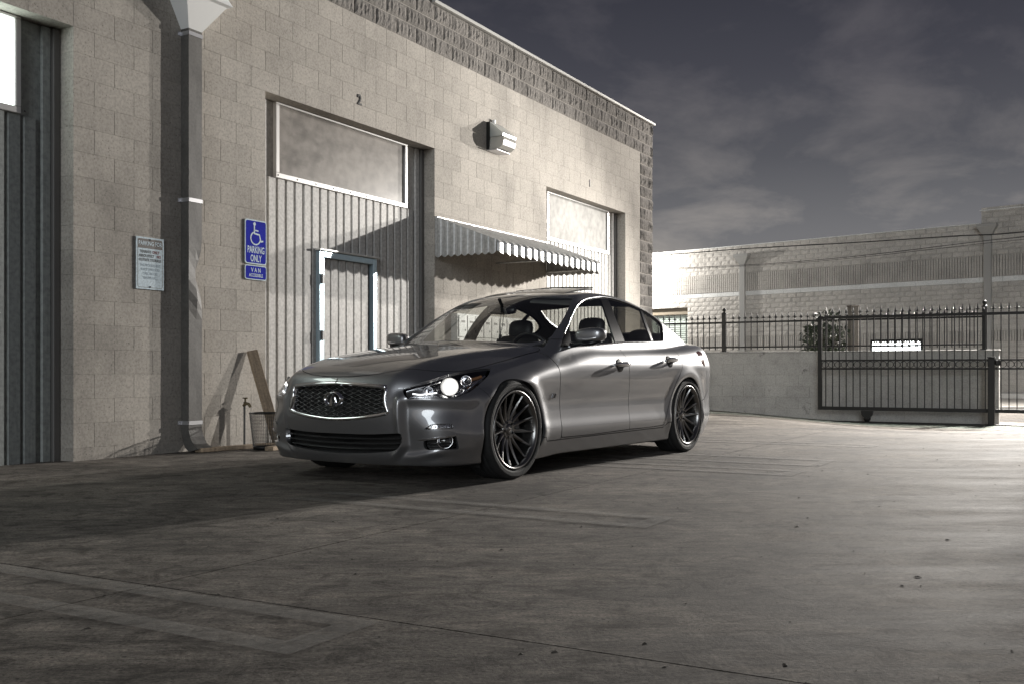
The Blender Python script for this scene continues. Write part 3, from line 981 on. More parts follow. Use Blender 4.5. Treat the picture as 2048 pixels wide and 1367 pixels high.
zh = (780, 700, 5.695)
hl = smooth_poly(pixpoly(*zh, [(147, 445, 1), (250, 405), (420, 350), (580, 298), (770, 255), (960, 222), (1128, 205, 1), (1100, 285), (1000, 390), (900, 468), (800, 512), (680, 530),
                               (500, 527), (340, 535), (212, 552, 1), (170, 505)], (1, 2)), 5)
P_HEAD = H.cut(region(hl, (1, 2), front), .003)
zg = (520, 560, 3.254)
gr = pixpoly(*zg, [(500, 655), (600, 661), (720, 671), (825, 682, 1), (826, 720), (819, 760), (826, 815), (838, 852), (832, 873, 1), (760, 889), (650, 904), (560, 911), (500, 913)], (1, 2))
gr = [(0, gr[0][1])] + gr + [(0, gr[-1][1])]
gr_full = np.array([p[:2] for p in smooth_poly(gr + [(-p[0], *p[1:]) for p in gr[::-1] if p[0] > .01])])
P_GRILLE = H.cut(region(gr_full, (1, 2), front), .001)
it = pixpoly(*zg, [(500, 994), (700, 1001), (912, 994, 1), (921, 1015), (918, 1060), (890, 1096), (830, 1114), (650, 1122), (500, 1120)], (1, 2))
it = [(0, it[0][1])] + it + [(0, it[-1][1])]
it_full = np.array([p[:2] for p in smooth_poly(it + [(-p[0], *p[1:]) for p in it[::-1] if p[0] > .01])])
P_INTAKE = H.cut(region(it_full, (1, 2), front), .001)
fogp = smooth_poly(pixpoly(*zh, [(383, 1035, 1), (500, 1003), (752, 968, 1), (768, 1040), (780, 1095), (765, 1120), (600, 1127), (425, 1127), (388, 1092)], (1, 2)), 5)
P_FOG = H.cut(region(fogp, (1, 2), front), .001)
drl = smooth_poly(pixpoly(*zh, [(388, 897, 1), (440, 857), (510, 838), (690, 836), (712, 860), (716, 884, 1), (600, 890)], (1, 2)), 5)
P_DRL = H.cut(region(drl, (1, 2), front), .002)
tl = smooth_poly(pixpoly(*z6, [(1798, 885, 1), (1830, 868), (1872, 890), (1902, 940), (1913, 1000), (1910, 1075, 1), (1870, 1020), (1830, 945)], (0, 2)), 5)
P_TAIL = H.cut(region(tl, (0, 2), lambda V, n: V[:, 0] + 1.7), .002)

for xa, za, rr in ((1.432, .315, .374), (-1.402, .315, .372)):
    g = lambda V, n, xa=xa, za=za, rr=rr: np.maximum(np.hypot(V[:, 0] - xa, V[:, 2] - za) - rr, .60 - V[:, 1])
    H.cut(g, 0.0)

hood = smooth_poly([(.975, -.3), (.975, 0), (.955, .3), (.895, .55), (.845, .70, 1), (.865, .725), (1.05, .728), (1.4, .722), (1.72, .70), (1.90, .64), (2.03, .555), (2.125, .445), (2.19, .30), (2.218, .14), (2.224, 0), (2.224, -.3)])
P_HOOD = H.cut(region(hood, (0, 1), lambda V, n: np.maximum(.1 - n[:, 2], np.maximum(.60 - V[:, 2], V[:, 2] - 1.0))))
skirt = np.array([(1.16, .27), (1.03, .268), (.99, .236), (.80, .238), (-.90, .250), (-.985, .29), (-1.2, .29), (-1.2, .0), (1.3, .0)])
P_SKIRT = H.cut(region(skirt, (0, 2), lambda V, n: .5 - V[:, 1]))
fdoor = smooth_poly([(.93, .975, 1), (.925, .905), (.853, .84), (.826, .72), (.812, .55), (.800, .38), (.796, .252, 1), (.3, .252), (-.272, .262, 1), (-.276, .45), (-.272, .676), (-.25, .82), (-.222, .99, 1)])
P_FDOOR = H.cut(region(fdoor, (0, 2), lambda V, n: (.3 - n[:, 1]) * .15))
rdoor = smooth_poly([(-.218, .99, 1), (-.25, .82), (-.272, .676), (-.276, .45), (-.272, .262, 1), (-.6, .262), (-.90, .270, 1), (-.955, .35), (-1.04, .50), (-1.14, .64), (-1.225, .73), (-1.262, .81), (-1.255, 1.02, 1), (-.8, 1.02)])
P_RDOOR = H.cut(region(rdoor, (0, 2), lambda V, n: (.3 - n[:, 1]) * .15))
bump = np.array([(1.60, .50), (1.715, .552), (1.80, .655), (1.86, .70), (1.95, .75), (2.5, .80), (2.5, .0), (1.60, 0)])
P_BUMP = H.cut(region(bump, (0, 2)), .0018)
fend = np.array([(.80, .20), (.80, .38), (.812, .55), (.826, .72), (.853, .84), (.925, .905), (.90, 1.0), (2.6, 1.0), (2.6, 0), (.80, .0)])
P_FEND = H.cut(region(fend, (0, 2), lambda V, n: np.maximum(.4 - V[:, 1], V[:, 2] - .925)))
rbump = np.array([(-1.70, .46), (-1.86, .475), (-2.1, .62), (-2.6, .66), (-2.6, 0), (-1.70, 0)])
P_RBUMP = H.cut(region(rbump, (0, 2), lambda V, n: V[:, 0] + 1.6))
boot = smooth_poly([(-1.95, -.3), (-1.95, 0), (-1.90, .45), (-1.88, .60, 1), (-2.2, .66), (-2.45, .64, 1), (-2.7, .6, 1), (-2.7, -.3)])
P_BOOT = H.cut(region(boot, (0, 1), lambda V, n: np.maximum(.70 - V[:, 2], V[:, 2] - 1.09)))

part_both('body_shell', H, M_PAINT)
part_both('bonnet', P_HOOD, M_PAINT)
part_both('front_bumper', P_BUMP, M_PAINT, flange=.03)
part_both('rear_bumper', P_RBUMP, M_PAINT)
part_both('boot_lid', P_BOOT, M_PAINT)
part_pair('front_fender', P_FEND, M_PAINT, flange=.02)
part_pair('side_skirt', P_SKIRT, M_PAINT)
FD = part_pair('front_door', P_FDOOR, M_PAINT)
RD = part_pair('rear_door', P_RDOOR, M_PAINT)
part_both('windscreen', P_WIND, M_WIN, off=-.002, flange=0)
part_both('rear_window', P_REARW, M_TINT, off=-.002, flange=0)
part_pair('window_surround', P_DLO, M_BLACK, off=-.004)
for nm, h, prs in (('door_window', PW[0], FD), ('door_window', PW[1], RD), ('quarter_window', PW[2], None)):
    part_pair(nm, h, M_TINT if nm == 'quarter_window' or prs is RD else M_WIN, parents=prs, off=-.006, flange=0)
part_pair('tail_lamp', P_TAIL, M_RED, off=.001)

# inner faces: pillars, roof lining and door cards
def lining(name, h, mat, off, zmin):
    V, Fc = clip(h.V, h.F, zmin - h.V[:, 2])
    V, Fc = whole(Half(V, Fc))
    return link(name, body_mesh(name, V, Fc, mat, off=off, flange=0, flip=True), CAR)
lining('roof_lining', H, M_PILLAR, -.018, .95)
for h in (P_FDOOR, P_RDOOR):
    part_pair('door_card', Half(h.V, h.F), M_DARK, parents=FD if h is P_FDOOR else RD, off=-.045, flange=0)

# chrome strips along the window line
def surf_tube(name, pts2, ij, r, mat, sgn=1, off=.002, parent=None, closed=False, guess=None):
    P = []
    for a, b in pts2:
        p = np.zeros(3); p[ij[0]] = a; p[ij[1]] = b
        if ij == (0, 2):
            ys = np.linspace(1.0, .3, 300)
            v = car_f(np.full(300, a), ys, np.full(300, b)); k = np.argmax(v < 0); p[1] = ys[k]
        else:
            xs = np.linspace(2.36, 1.3, 600)
            v = car_f(xs, np.full(600, a), np.full(600, b)); k = np.argmax(v < 0); p[0] = xs[k]
        P.append(p)
    P = to_surf(np.array(P), off)
    if sgn < 0: P[:, 1] *= -1
    mb = MB(); mb.tube(P.tolist(), r, 8, closed=closed)
    return mb.build(name, mat, parent or CAR)
k_top = int(np.argmin(np.abs(dlo[:, 0] - 0)))
top = dlo[6 * 0:6 * 16 + 1]
bot = dlo[6 * 16:]
for sg in (1, -1):
    surf_tube('window_trim_strip', top[6:], (0, 2), .006, M_SATIN, sg, .001)
    surf_tube('window_trim_strip', bot[:-2], (0, 2), .006, M_CHROME, sg, .001)

# ------------------------------------------------------------------ wheels
def build_wheel():
    """wheel with its axle along +y (outer face towards +y), origin at the hub"""
    root = empty('wheel', (0, 0, 0)); root.parent = CAR
    R, w = .34, .125
    prof = [(.262, -.105), (.275, -.118), (.300, -.126), (.322, -.122), (.334, -.110), (.3395, -.095)]
    for y in (-.062, -.021, .021, .062):
        prof += [(.340, y - .0075), (.3385, y - .0045), (.333, y - .003), (.333, y + .003), (.3385, y + .0045), (.340, y + .0075)]
    prof += [(.3395, .095), (.334, .110), (.322, .1215), (.312, .1245), (.309, .1232), (.300, .1255), (.287, .123), (.283, .1205), (.275, .116), (.265, .105)]
    mb = MB(); mb.lathe(prof, 96, 'Y'); ty = mb.build('tyre', M_RUB, root)
    # cross grooves of the tread
    mb = MB()
    for k in range(72):
        a = 2 * math.pi * k / 72
        for (y0, y1, tw) in ((.066, .118, .10), (-.118, -.066, .10)):
            for sgn in (1,):
                c0, c1 = a, a + tw * .35
                r0 = .3405 if abs(y0) < .1 else .328
                r1 = .3405 if abs(y1) < .1 else .328
                dA = .0045
                P = []
                for (y, r, c) in ((y0, r0, c0), (y1, r1, c1)):
                    for sg in (-1, 1):
                        P.append((math.cos(c + sg * dA) * r, y, math.sin(c + sg * dA) * r))
                for (y, r, c) in ((y0, r0, c0), (y1, r1, c1)):
                    for sg in (-1, 1):
                        P.append((math.cos(c + sg * dA) * (r - .01), y, math.sin(c + sg * dA) * (r - .01)))
                mb.add(P, [(0, 1, 3, 2), (4, 6, 7, 5), (0, 2, 6, 4), (1, 5, 7, 3), (0, 4, 5, 1), (2, 3, 7, 6)])
    g = mb.build('tread_groove', M_BLACK, root); g['kind'] = 'stuff'
    # barrel and lip
    mb = MB(); mb.lathe([(.2625, .106), (.2705, .111), (.2725, .118), (.270, .1225), (.264, .1235), (.258, .1205), (.252, .112), (.246, .100), (.243, .085), (.240, .02), (.232, -.06), (.236, -.105), (.262, -.11)], 96, 'Y')
    rim = mb.build('rim', M_RIM, root)
    # fifteen tapering spokes, dished towards the hub
    sp = MB(); n = 8
    rows = []
    for i in range(n + 1):
        t = i / n
        r = .062 + (.247 - .062) * t
        hw = .0155 * (1 - t) + .0058 * t + .003 * (1 - t) ** 3
        yf = .058 + .052 * t ** 1.5
        dp = .030 * (1 - t) + .020 * t
        rows.append([(r, hw * .35, yf), (r, hw, yf - .009), (r, hw * .85, yf - dp), (r, -hw * .85, yf - dp), (r, -hw, yf - .009), (r, -hw * .35, yf)])
    vs = [(a, c, b) for row in rows for (a, b, c) in row]; fs = []
    for i in range(n):
        for k in range(6):
            fs.append((i * 6 + k, i * 6 + (k + 1) % 6, (i + 1) * 6 + (k + 1) % 6, (i + 1) * 6 + k))
    fs += [tuple(range(6)), tuple(range(n * 6 + 5, n * 6 - 1, -1))]
    sp.add(vs, fs); sme = sp.mesh('spoke', M_RIM); fix_normals(sme)
    for k in range(15):
        o = link('spoke', sme, root); o.rotation_euler = (0, 2 * math.pi * (k + .3) / 15, 0)
    hub = MB(); hub.lathe([(.0, .066), (.030, .066), (.034, .063), (.036, .058), (.052, .060), (.064, .062), (.070, .056), (.074, .040), (.074, .015)], 48, 'Y')
    hb = hub.build('hub', M_RIM, root)
    nut = MB(); nut.lathe([(.0, .0625), (.0095, .0625), (.0105, .061)], 16, 'Y'); nme = nut.mesh('lug_hole', M_BLACK); fix_normals(nme)
    for k in range(5):
        a = 2 * math.pi * (k + .2) / 5
        o = link('lug_hole', nme, root); o.location = (math.cos(a) * .053, .0, math.sin(a) * .053)
    # centre cap emblem: a small V
    v = MB()
    for sx in (-1, 1):
        v.add([(0, .0675, -.017), (sx * .007, .0675, -.017), (sx * .019, .0675, .013), (sx * .012, .0675, .013)], [(0, 1, 2, 3)] if sx > 0 else [(3, 2, 1, 0)])
    v.build('cap_emblem', M_CHROME, root, fixn=False)
    return root

WHEEL = build_wheel()
TRK = .775
def brake(parent, sg, fr):
    mb = MB(); mb.lathe([(.06, .0), (.165, .0), (.167, .004), (.167, .02), (.165, .024), (.06, .024)], 64, 'Y', closed=True)
    d = mb.build('brake_disc', M_DISC, parent); d.location = (0, .0, 0)
    c = MB()
    pr = []
    for k in range(9):
        a = math.radians(150 if fr else 20) + math.radians(60) * (k / 8 - .5)
        pr.append((math.cos(a) * .192, math.sin(a) * .192))
    for k in range(8, -1, -1):
        a = math.radians(150 if fr else 20) + math.radians(60) * (k / 8 - .5)
        pr.append((math.cos(a) * .118, math.sin(a) * .118))
    c.prism(pr, 1, -.045, .048)
    c.build('brake_caliper', M_CALIPER, parent)
spots = [(1.425, 1), (1.425, -1), (-1.425, 1), (-1.425, -1)]
wheels = [WHEEL] + [copy_tree(WHEEL, CAR) for _ in range(3)]
for (x, sg), w_ in zip(spots, wheels):
    w_.location = (x, sg * TRK, .34)
    w_.rotation_euler = (0, random.random() * 2, 0 if sg > 0 else math.pi)
    b_ = empty('brake', (x, sg * (TRK - .03), .34), 0 if sg > 0 else math.pi); b_.parent = CAR
    brake(b_, sg, x > 0)

# wheel housings
for xa, rr in ((1.432, .384), (-1.402, .382)):
    for sg in (1, -1):
        mb = MB(); n = 24; pr = []
        for k in range(n + 1):
            a = math.radians(-35) + math.radians(250) * k / n
            pr.append((xa + math.cos(a) * rr, .315 + math.sin(a) * rr))
        vs = [(x, sg * .895, max(z, .10)) for x, z in pr] + [(x, sg * .50, max(z, .10)) for x, z in pr]
        fs = [(k, k + 1, n + 2 + k, n + 1 + k) for k in range(n)] + [tuple(range(n + 1, 2 * n + 2))]
        V = np.array(vs)
        for i in range(n + 1):                      # outer edge just inside the arch lip
            ys = np.linspace(1.0, .5, 120)
            v = car_f(np.full(120, vs[i][0]), ys, np.full(120, max(vs[i][2], .16)))
            V[i, 1] = sg * (ys[np.argmax(v < 0)] - .018)
        mb.add(V.tolist(), fs); mb.build('wheel_housing', M_TRIM, CAR)

# underbody
mb = MB(); mb.bevbox((-1.0, -.76, .125), (1.0, .76, .2), .03); mb.bevbox((1.02, -.48, .12), (2.12, .48, .19), .03); mb.bevbox((-2.3, -.45, .16), (-1.02, .45, .26), .03)
mb.build('underbody', M_TRIM, CAR)

# ------------------------------------------------------------------ front end
_ty, _tz, _tx = np.linspace(0, .96, 97), np.linspace(.06, .86, 81), np.linspace(2.36, 1.2, 150)
_TX = np.empty((97, 81))
for _i, _y in enumerate(_ty):
    _A, _B = np.meshgrid(_tz, _tx, indexing='ij')
    _v = car_f(_B, np.full(_A.shape, _y), _A); _k = np.clip(np.argmax(_v < 0, 1), 1, 149)
    _r = np.arange(81); _a, _b = _v[_r, _k - 1], _v[_r, _k]
    _TX[_i] = _tx[_k - 1] + (_tx[_k] - _tx[_k - 1]) * np.clip(_a / (_a - _b), 0, 1)
def surf_x(y, z):
    a = min(max(abs(y) / .01, 0), 95.999); b = min(max((z - .06) / .01, 0), 79.999)
    i, j = int(a), int(b); u, w = a - i, b - j
    return float((_TX[i, j] * (1 - u) + _TX[i + 1, j] * u) * (1 - w) + (_TX[i, j + 1] * (1 - u) + _TX[i + 1, j + 1] * u) * w)

def dedupe(poly):
    out = [p for i, p in enumerate(poly) if np.linalg.norm(p - poly[i - 1]) > .0015]
    return np.array(out)
gr_full, it_full = dedupe(gr_full), dedupe(it_full)

def inset(poly, d):
    """shrink an outline by d (simple normal offset)"""
    n = len(poly); out = []
    area = sum(poly[i][0] * poly[(i + 1) % n][1] - poly[(i + 1) % n][0] * poly[i][1] for i in range(n))
    s = 1 if area > 0 else -1
    for i in range(n):
        t = poly[(i + 1) % n] - poly[i - 1]; t = t / max(np.linalg.norm(t), 1e-9)
        out.append(poly[i] + s * d * np.array([-t[1], t[0]]))
    return np.array(out)

# chrome surround of the grille: lofted band following the body
def ring_band(name, poly, w, depth, proud, mat, parent=CAR):
    A, B = poly, inset(poly, w)
    n = len(A); vs = []
    for P, dx in ((A, -.01), (A, proud * .6), (inset(poly, w * .45), proud), (B, proud * .3), (B, -depth)):
        for p in P:
            vs.append((surf_x(p[0], p[1]) + dx, p[0], p[1]))
    fs = []
    for r in range(4):
        for i in range(n):
            j = (i + 1) % n
            fs.append((r * n + i, r * n + j, (r + 1) * n + j, (r + 1) * n + i))
    mb = MB(); mb.add(vs, fs, 0, True)
    return mb.build(name, mat, parent)
GR = CAR
ring_band('grille_surround', gr_full, .022, .05, .006, M_CHROME)
inner = inset(gr_full, .018)
mb = MB()                                           # dark backing deep behind the mesh
mb.add([(surf_x(p[0], p[1]) - .075, p[0], p[1]) for p in inner] + [(2.17, 0, .54)], [(i, (i + 1) % len(inner), len(inner)) for i in range(len(inner))])
mb.build('grille_backing', M_TRIM, CAR)
mb = MB()                                           # woven diamond mesh
zc_, sp_, sl = .54, .0285, .38
def inside(pt, poly): return sdf(poly, np.array([pt]))[0] < 0
for sgn in (-1, 1):
    for k in range(-26, 27):
        run = []
        ly = np.linspace(-.5, .5, 101); lz = zc_ + k * sp_ + sgn * sl * ly
        lin = sdf(inner, np.stack([ly, lz], 1)) < 0
        for y, z, ok in zip(ly.tolist(), lz.tolist(), lin.tolist()):
            if ok:
                run.append((surf_x(y, z) - .030 + .004 * math.cos(2 * math.pi * y * sl / sp_ * 1.0 + (math.pi if sgn > 0 else 0)), y, z))
            else:
                if len(run) > 1: mb.tube(run, .0028, 5)
                run = []
        if len(run) > 1: mb.tube(run, .0028, 5)
M_MESH = principled('dark_chrome_mesh', (.22, .22, .225), .25, 1.0)
mb.build('grille_mesh', M_MESH, CAR)

# badge: flattened oval ring, open at the bottom, with two converging legs
bz, brx, brz = .557, .086, .052
bx = surf_x(0, bz) + .004
em = empty('front_emblem', (0, 0, 0)); em.parent = CAR
mb = MB(); n = 40; rows = []
for k in range(n + 1):
    a = math.radians(-62) + math.radians(304) * k / n
    tk = .014 + .008 * abs(math.cos(a)) - .004 * (1 - min(1, min(k, n - k) / 5))
    y, z = math.cos(a) * brx, math.sin(a) * brz
    iy, iz = math.cos(a) * (brx - tk * 1.15), math.sin(a) * (brz - tk)
    rows.append(((y, z), (iy, iz)))
vs = []; fs = []
for (o_, i_) in rows:
    my, mz = (o_[0] + i_[0]) / 2, (o_[1] + i_[1]) / 2
    vs += [(bx - .012, o_[0], bz + o_[1]), (bx + .006, my * 1.03, bz + mz * 1.03), (bx + .008, my * .97, bz + mz * .97), (bx - .012, i_[0], bz + i_[1])]
for k in range(n):
    for q in range(3):
        fs.append((k * 4 + q, k * 4 + 4 + q, k * 4 + 5 + q, k * 4 + 1 + q))
mb.add(vs, fs, 0, True); mb.build('oval_ring', M_CHROME, em)
for sg in (-1, 1):                                  # the two legs run from the opening up to the point
    mb = MB()
    a = (sg * .010, .022); b = (sg * .040, -.046); c = (sg * .012, -.046); d_ = (sg * .001, .030)
    mb.add([(bx - .01, a[0], bz + a[1]), (bx - .01, b[0], bz + b[1]), (bx - .01, c[0], bz + c[1]), (bx - .01, d_[0], bz + d_[1]),
            (bx + .004, (a[0] + d_[0]) / 2, bz + .024), (bx + .008, sg * .027, bz - .044)],
           [(0, 4, 5, 1), (4, 3, 2, 5), (1, 5, 2), (0, 3, 4)])
    mb.build('road_leg', M_CHROME, em)

# lower intake slats
mb = MB()
mb.add([(surf_x(p[0], p[1]) - .08, p[0], p[1]) for p in it_full] + [(2.14, 0, .26)], [(i, (i + 1) % len(it_full), len(it_full)) for i in range(len(it_full))])
mb.build('intake_backing', M_TRIM, CAR)
zmin_, zmax_ = it_full[:, 1].min(), it_full[:, 1].max()
for k in range(3):
    z0 = zmin_ + (zmax_ - zmin_) * (.30 + .22 * k)
    ys = np.linspace(-.53, .53, 61); run = []
    for y in ys:
        z = z0 - .012 * (1 - (y / .53) ** 2) + .004
        if inside((y, z), it_full): run.append((surf_x(y, z) - .022, y, z))
    mb = MB(); n = len(run)
    vs = []
    for (x, y, z) in run:
        vs += [(x, y, z + .005), (x + .006, y, z), (x, y, z - .005), (x - .03, y, z - .004), (x - .03, y, z + .004)]
    fs = [(i * 5 + q, i * 5 + (q + 1) % 5, i * 5 + 5 + (q + 1) % 5, i * 5 + 5 + q) for i in range(n - 1) for q in range(5)]
    mb.add(vs, fs); mb.build('intake_slat', principled('dark_slat', (.10, .10, .10), .3, .6), CAR)

# headlamps
M_HL = emit('headlamp_bulb', (1.0, .97, .90), 60.0)
_lw = N(M_HL, 'ShaderNodeLayerWeight'); _mr = N(M_HL, 'ShaderNodeMapRange')
M_HL.node_tree.links.new(_lw.outputs['Facing'], _mr.inputs[0]); _mr.inputs[1].default_value = .05; _mr.inputs[2].default_value = .75; _mr.inputs[3].default_value = 26; _mr.inputs[4].default_value = 3.0
M_HL.node_tree.links.new(_mr.outputs[0], M_HL.node_tree.nodes['Principled BSDF'].inputs['Emission Strength'])
M_GUIDE = emit('lit_light_guide', (.95, .98, 1.0), 2.2)
M_REFL = principled('lamp_reflector', (.80, .80, .82), .16, 1.0)
M_BOWL = principled('satin_lamp_bowl', (.05, .05, .052), .5, .6)
M_HOUS = principled('smoked_lamp_housing', (.32, .32, .33), .22, .95)
M_AMBER = principled('amber_reflector', (.45, .20, .06), .25, .0, **{'Coat Weight': 1.0})
LENS = part_pair('headlamp', P_HEAD, M_LENS, off=-.001, flange=0)
def hl_pt(px, py, depth):
    h = cam_hit(zh[0] + px / zh[2], zh[1] + py / zh[2])
    return h
for sg, lens in zip((1, -1), LENS):
    V = P_HEAD.V.copy(); n = unit(car_n(V))
    V2 = V - n * .055 - np.array([.012, 0, 0]); Fh = P_HEAD.F
    if sg < 0: V2, Fh = mirrored(V2, Fh)
    me = bpy.data.meshes.new('lamp_housing'); me.from_pydata(V2.tolist(), [], Fh); me.materials.append(M_HOUS); me.polygons.foreach_set('use_smooth', [True] * len(me.polygons)); me.update()
    link('lamp_housing', me, lens)
    # projector bowl, lit bulb, indicator bowl, chrome brow
    def bowl(px, py, r, name, mats, dep=.05, back=.012):
        h = hl_pt(px, py, 0); nrm = np.array([.86, .50, .05]); nrm /= np.linalg.norm(nrm)
        mb = MB(); mb.lathe([(r, 0), (r * 1.06, .002), (r * 1.06, -.004), (r * .98, -.006), (r * .8, -dep * .55), (r * .45, -dep * .85)], 40, 'X')
        o = mb.build(name, mats[0], lens)
        c = h - nrm * back
        q = Vector(nrm if sg > 0 else (nrm[0], -nrm[1], nrm[2])).to_track_quat('X', 'Z')
        o.rotation_mode = 'QUATERNION'; o.rotation_quaternion = q; o.location = (c[0], sg * c[1], c[2])
        return o, c, q
    o, c, q = bowl(675, 410, .058, 'projector_ring', [M_BOWL], .05, .012)
    mb = MB(); mb.lathe([(.0, .020), (.012, .0185), (.024, .013), (.034, .002), (.041, -.014), (.044, -.030)], 32, 'X')
    bl = mb.build('lit_projector', M_HL, lens); bl.rotation_mode = 'QUATERNION'; bl.rotation_quaternion = q; bl.location = (c[0] - .004, sg * (c[1] - .002), c[2])
    bowl(860, 345, .034, 'reflector_bowl', [M_REFL], .04, .028)
    bowl(430, 465, .030, 'reflector_bowl', [M_REFL], .04, .035)
    for (pts, r, m_, nm) in (([(250, 470), (330, 480), (440, 470), (540, 455)], .0045, M_GUIDE, 'light_guide'),
                             ([(780, 400), (850, 390), (940, 350), (1050, 300), (1095, 260)], .006, M_CHROME, 'chrome_strip'),
                             ([(940, 300), (1000, 285), (1050, 268)], .012, M_AMBER, 'side_reflector'),
                             ([(230, 520), (330, 515), (480, 505), (560, 510)], .008, M_REFL, 'lower_bezel'),
                             ([(180, 455), (300, 415), (450, 370), (580, 325)], .005, M_REFL, 'upper_bezel'),
                             ([(760, 500), (850, 455), (930, 390), (1000, 330)], .006, M_REFL, 'lower_bezel')):
        P = [hl_pt(a, b, 0) for a, b in pts]; nn = unit(car_n(np.array(P)))
        P = [(p - n_ * .024) for p, n_ in zip(P, nn)]
        mb = MB(); mb.tube([(p[0], sg * p[1], p[2]) for p in P], r, 8); mb.build(nm, m_, lens)
    # the lamp's own light
    ld = bpy.data.lights.new('headlamp_light', 'SPOT'); ld.energy = 12; ld.spot_size = math.radians(70); ld.spot_blend = .6; ld.shadow_soft_size = .03; ld.color = (1, .97, .9)
    lo = bpy.data.objects.new('headlamp_light', ld); COL.objects.link(lo); lo.parent = lens
    lo.location = (c[0] + .16, sg * (c[1] + .05), c[2]); lo.rotation_euler = Vector((1, 0, -.10)).to_track_quat('-Z', 'Y').to_euler()

# fog lamps, daytime strips, bumper blades
DR = part_pair('daytime_lamp', P_DRL, M_LENS, off=0, flange=0)
for sg, p in zip((1, -1), DR):
    V = P_DRL.V - unit(car_n(P_DRL.V)) * .016; Fh = P_DRL.F
    if sg < 0: V, Fh = mirrored(V, Fh)
    me = bpy.data.meshes.new('lamp_backing'); me.from_pydata(V.tolist(), [], Fh); me.materials.append(M_REFL); me.update(); link('lamp_backing', me, p)
    for k in range(6):
        h = hl_pt(470 + 42 * k, 868, 0); nn = unit(car_n(h[None]))[0]; c = h - nn * .010
        mb = MB(); mb.lathe([(0, .004), (.006, .003), (.008, -.004)], 12, 'X'); o = mb.build('light_dot', M_CHROME, p); o.location = (c[0], sg * c[1], c[2]); o.rotation_euler = (0, 0, sg * .7)
    P = [hl_pt(a, b, 0) for a, b in [(388, 897), (440, 858), (510, 838), (600, 835), (690, 836), (714, 862), (716, 884), (600, 891), (480, 896)]]
    mb = MB(); mb.tube([(a[0] + .001, sg * a[1], a[2]) for a in P], .0028, 6, closed=True); mb.build('lamp_rim', M_SATIN, p)
FGV = P_FOG.V - unit(car_n(P_FOG.V)) * .05
for sg in (1, -1):
    V, Fh = (FGV, P_FOG.F) if sg > 0 else mirrored(FGV, P_FOG.F)
    fg = empty('fog_lamp', (0, 0, 0)); fg.parent = CAR
    me = bpy.data.meshes.new('fog_recess'); me.from_pydata(V.tolist(), [], Fh); me.materials.append(M_TRIM); me.update(); link('fog_recess', me, fg)
    h = hl_pt(620, 1030, 0); nrm = Vector((.80, .58 * sg, .08)).normalized(); q = nrm.to_track_quat('X', 'Z')
    c = (h[0] - .030, sg * (h[1] - .018), h[2])
    for prof, m_, nm in (([(.052, -.012), (.052, .006), (.049, .010), (.045, .004), (.043, -.012)], M_CHROME, 'fog_ring'),
                         ([(.043, .0), (.030, -.022), (.010, -.035), (0, -.036)], M_REFL, 'fog_reflector'),
                         ([(.0, .010), (.022, .008), (.038, .002), (.043, -.004)], M_LENS, 'fog_lens')):
        mb = MB(); mb.lathe(prof, 40, 'X'); o = mb.build(nm, m_, fg); o.rotation_mode = 'QUATERNION'; o.rotation_quaternion = q; o.location = c
    for dz in (1065, 1095):
        P = [hl_pt(a, dz + (a - 420) * -.02, 0) for a in (410, 520, 640, 760)]
        mb = MB(); mb.tube([(a[0] - .022, sg * (a[1] - .012), a[2]) for a in P], .0045, 6); mb.build('recess_slat', M_BLACK, fg)
    A = [hl_pt(a, b, 0) for a, b in [(300, 1020), (400, 1003), (510, 990), (640, 972), (755, 952)]]
    B = [hl_pt(a, b, 0) for a, b in [(300, 1021), (395, 1022), (510, 1010), (640, 990), (755, 970)]]
    nA = unit(car_n(np.array(A)))
    vs = []
    for a, b, n_ in zip(A, B, nA):
        t = min(1, (a[1] - A[0][1]) / .06)
        vs += [tuple(a - n_ * .012), tuple(a + n_ * .010 * t), tuple(b + n_ * .010 * t), tuple(b - n_ * .02)]
    vs = [(v[0], sg * v[1], v[2]) for v in vs]
    fs = [(i * 4 + k, i * 4 + (k + 1) % 4, i * 4 + 4 + (k + 1) % 4, i * 4 + 4 + k) for i in range(4) for k in range(4)] + [(16, 17, 18, 19)]
    mb = MB(); mb.add(vs, fs); mb.build('fog_blade', M_SATIN, fg)

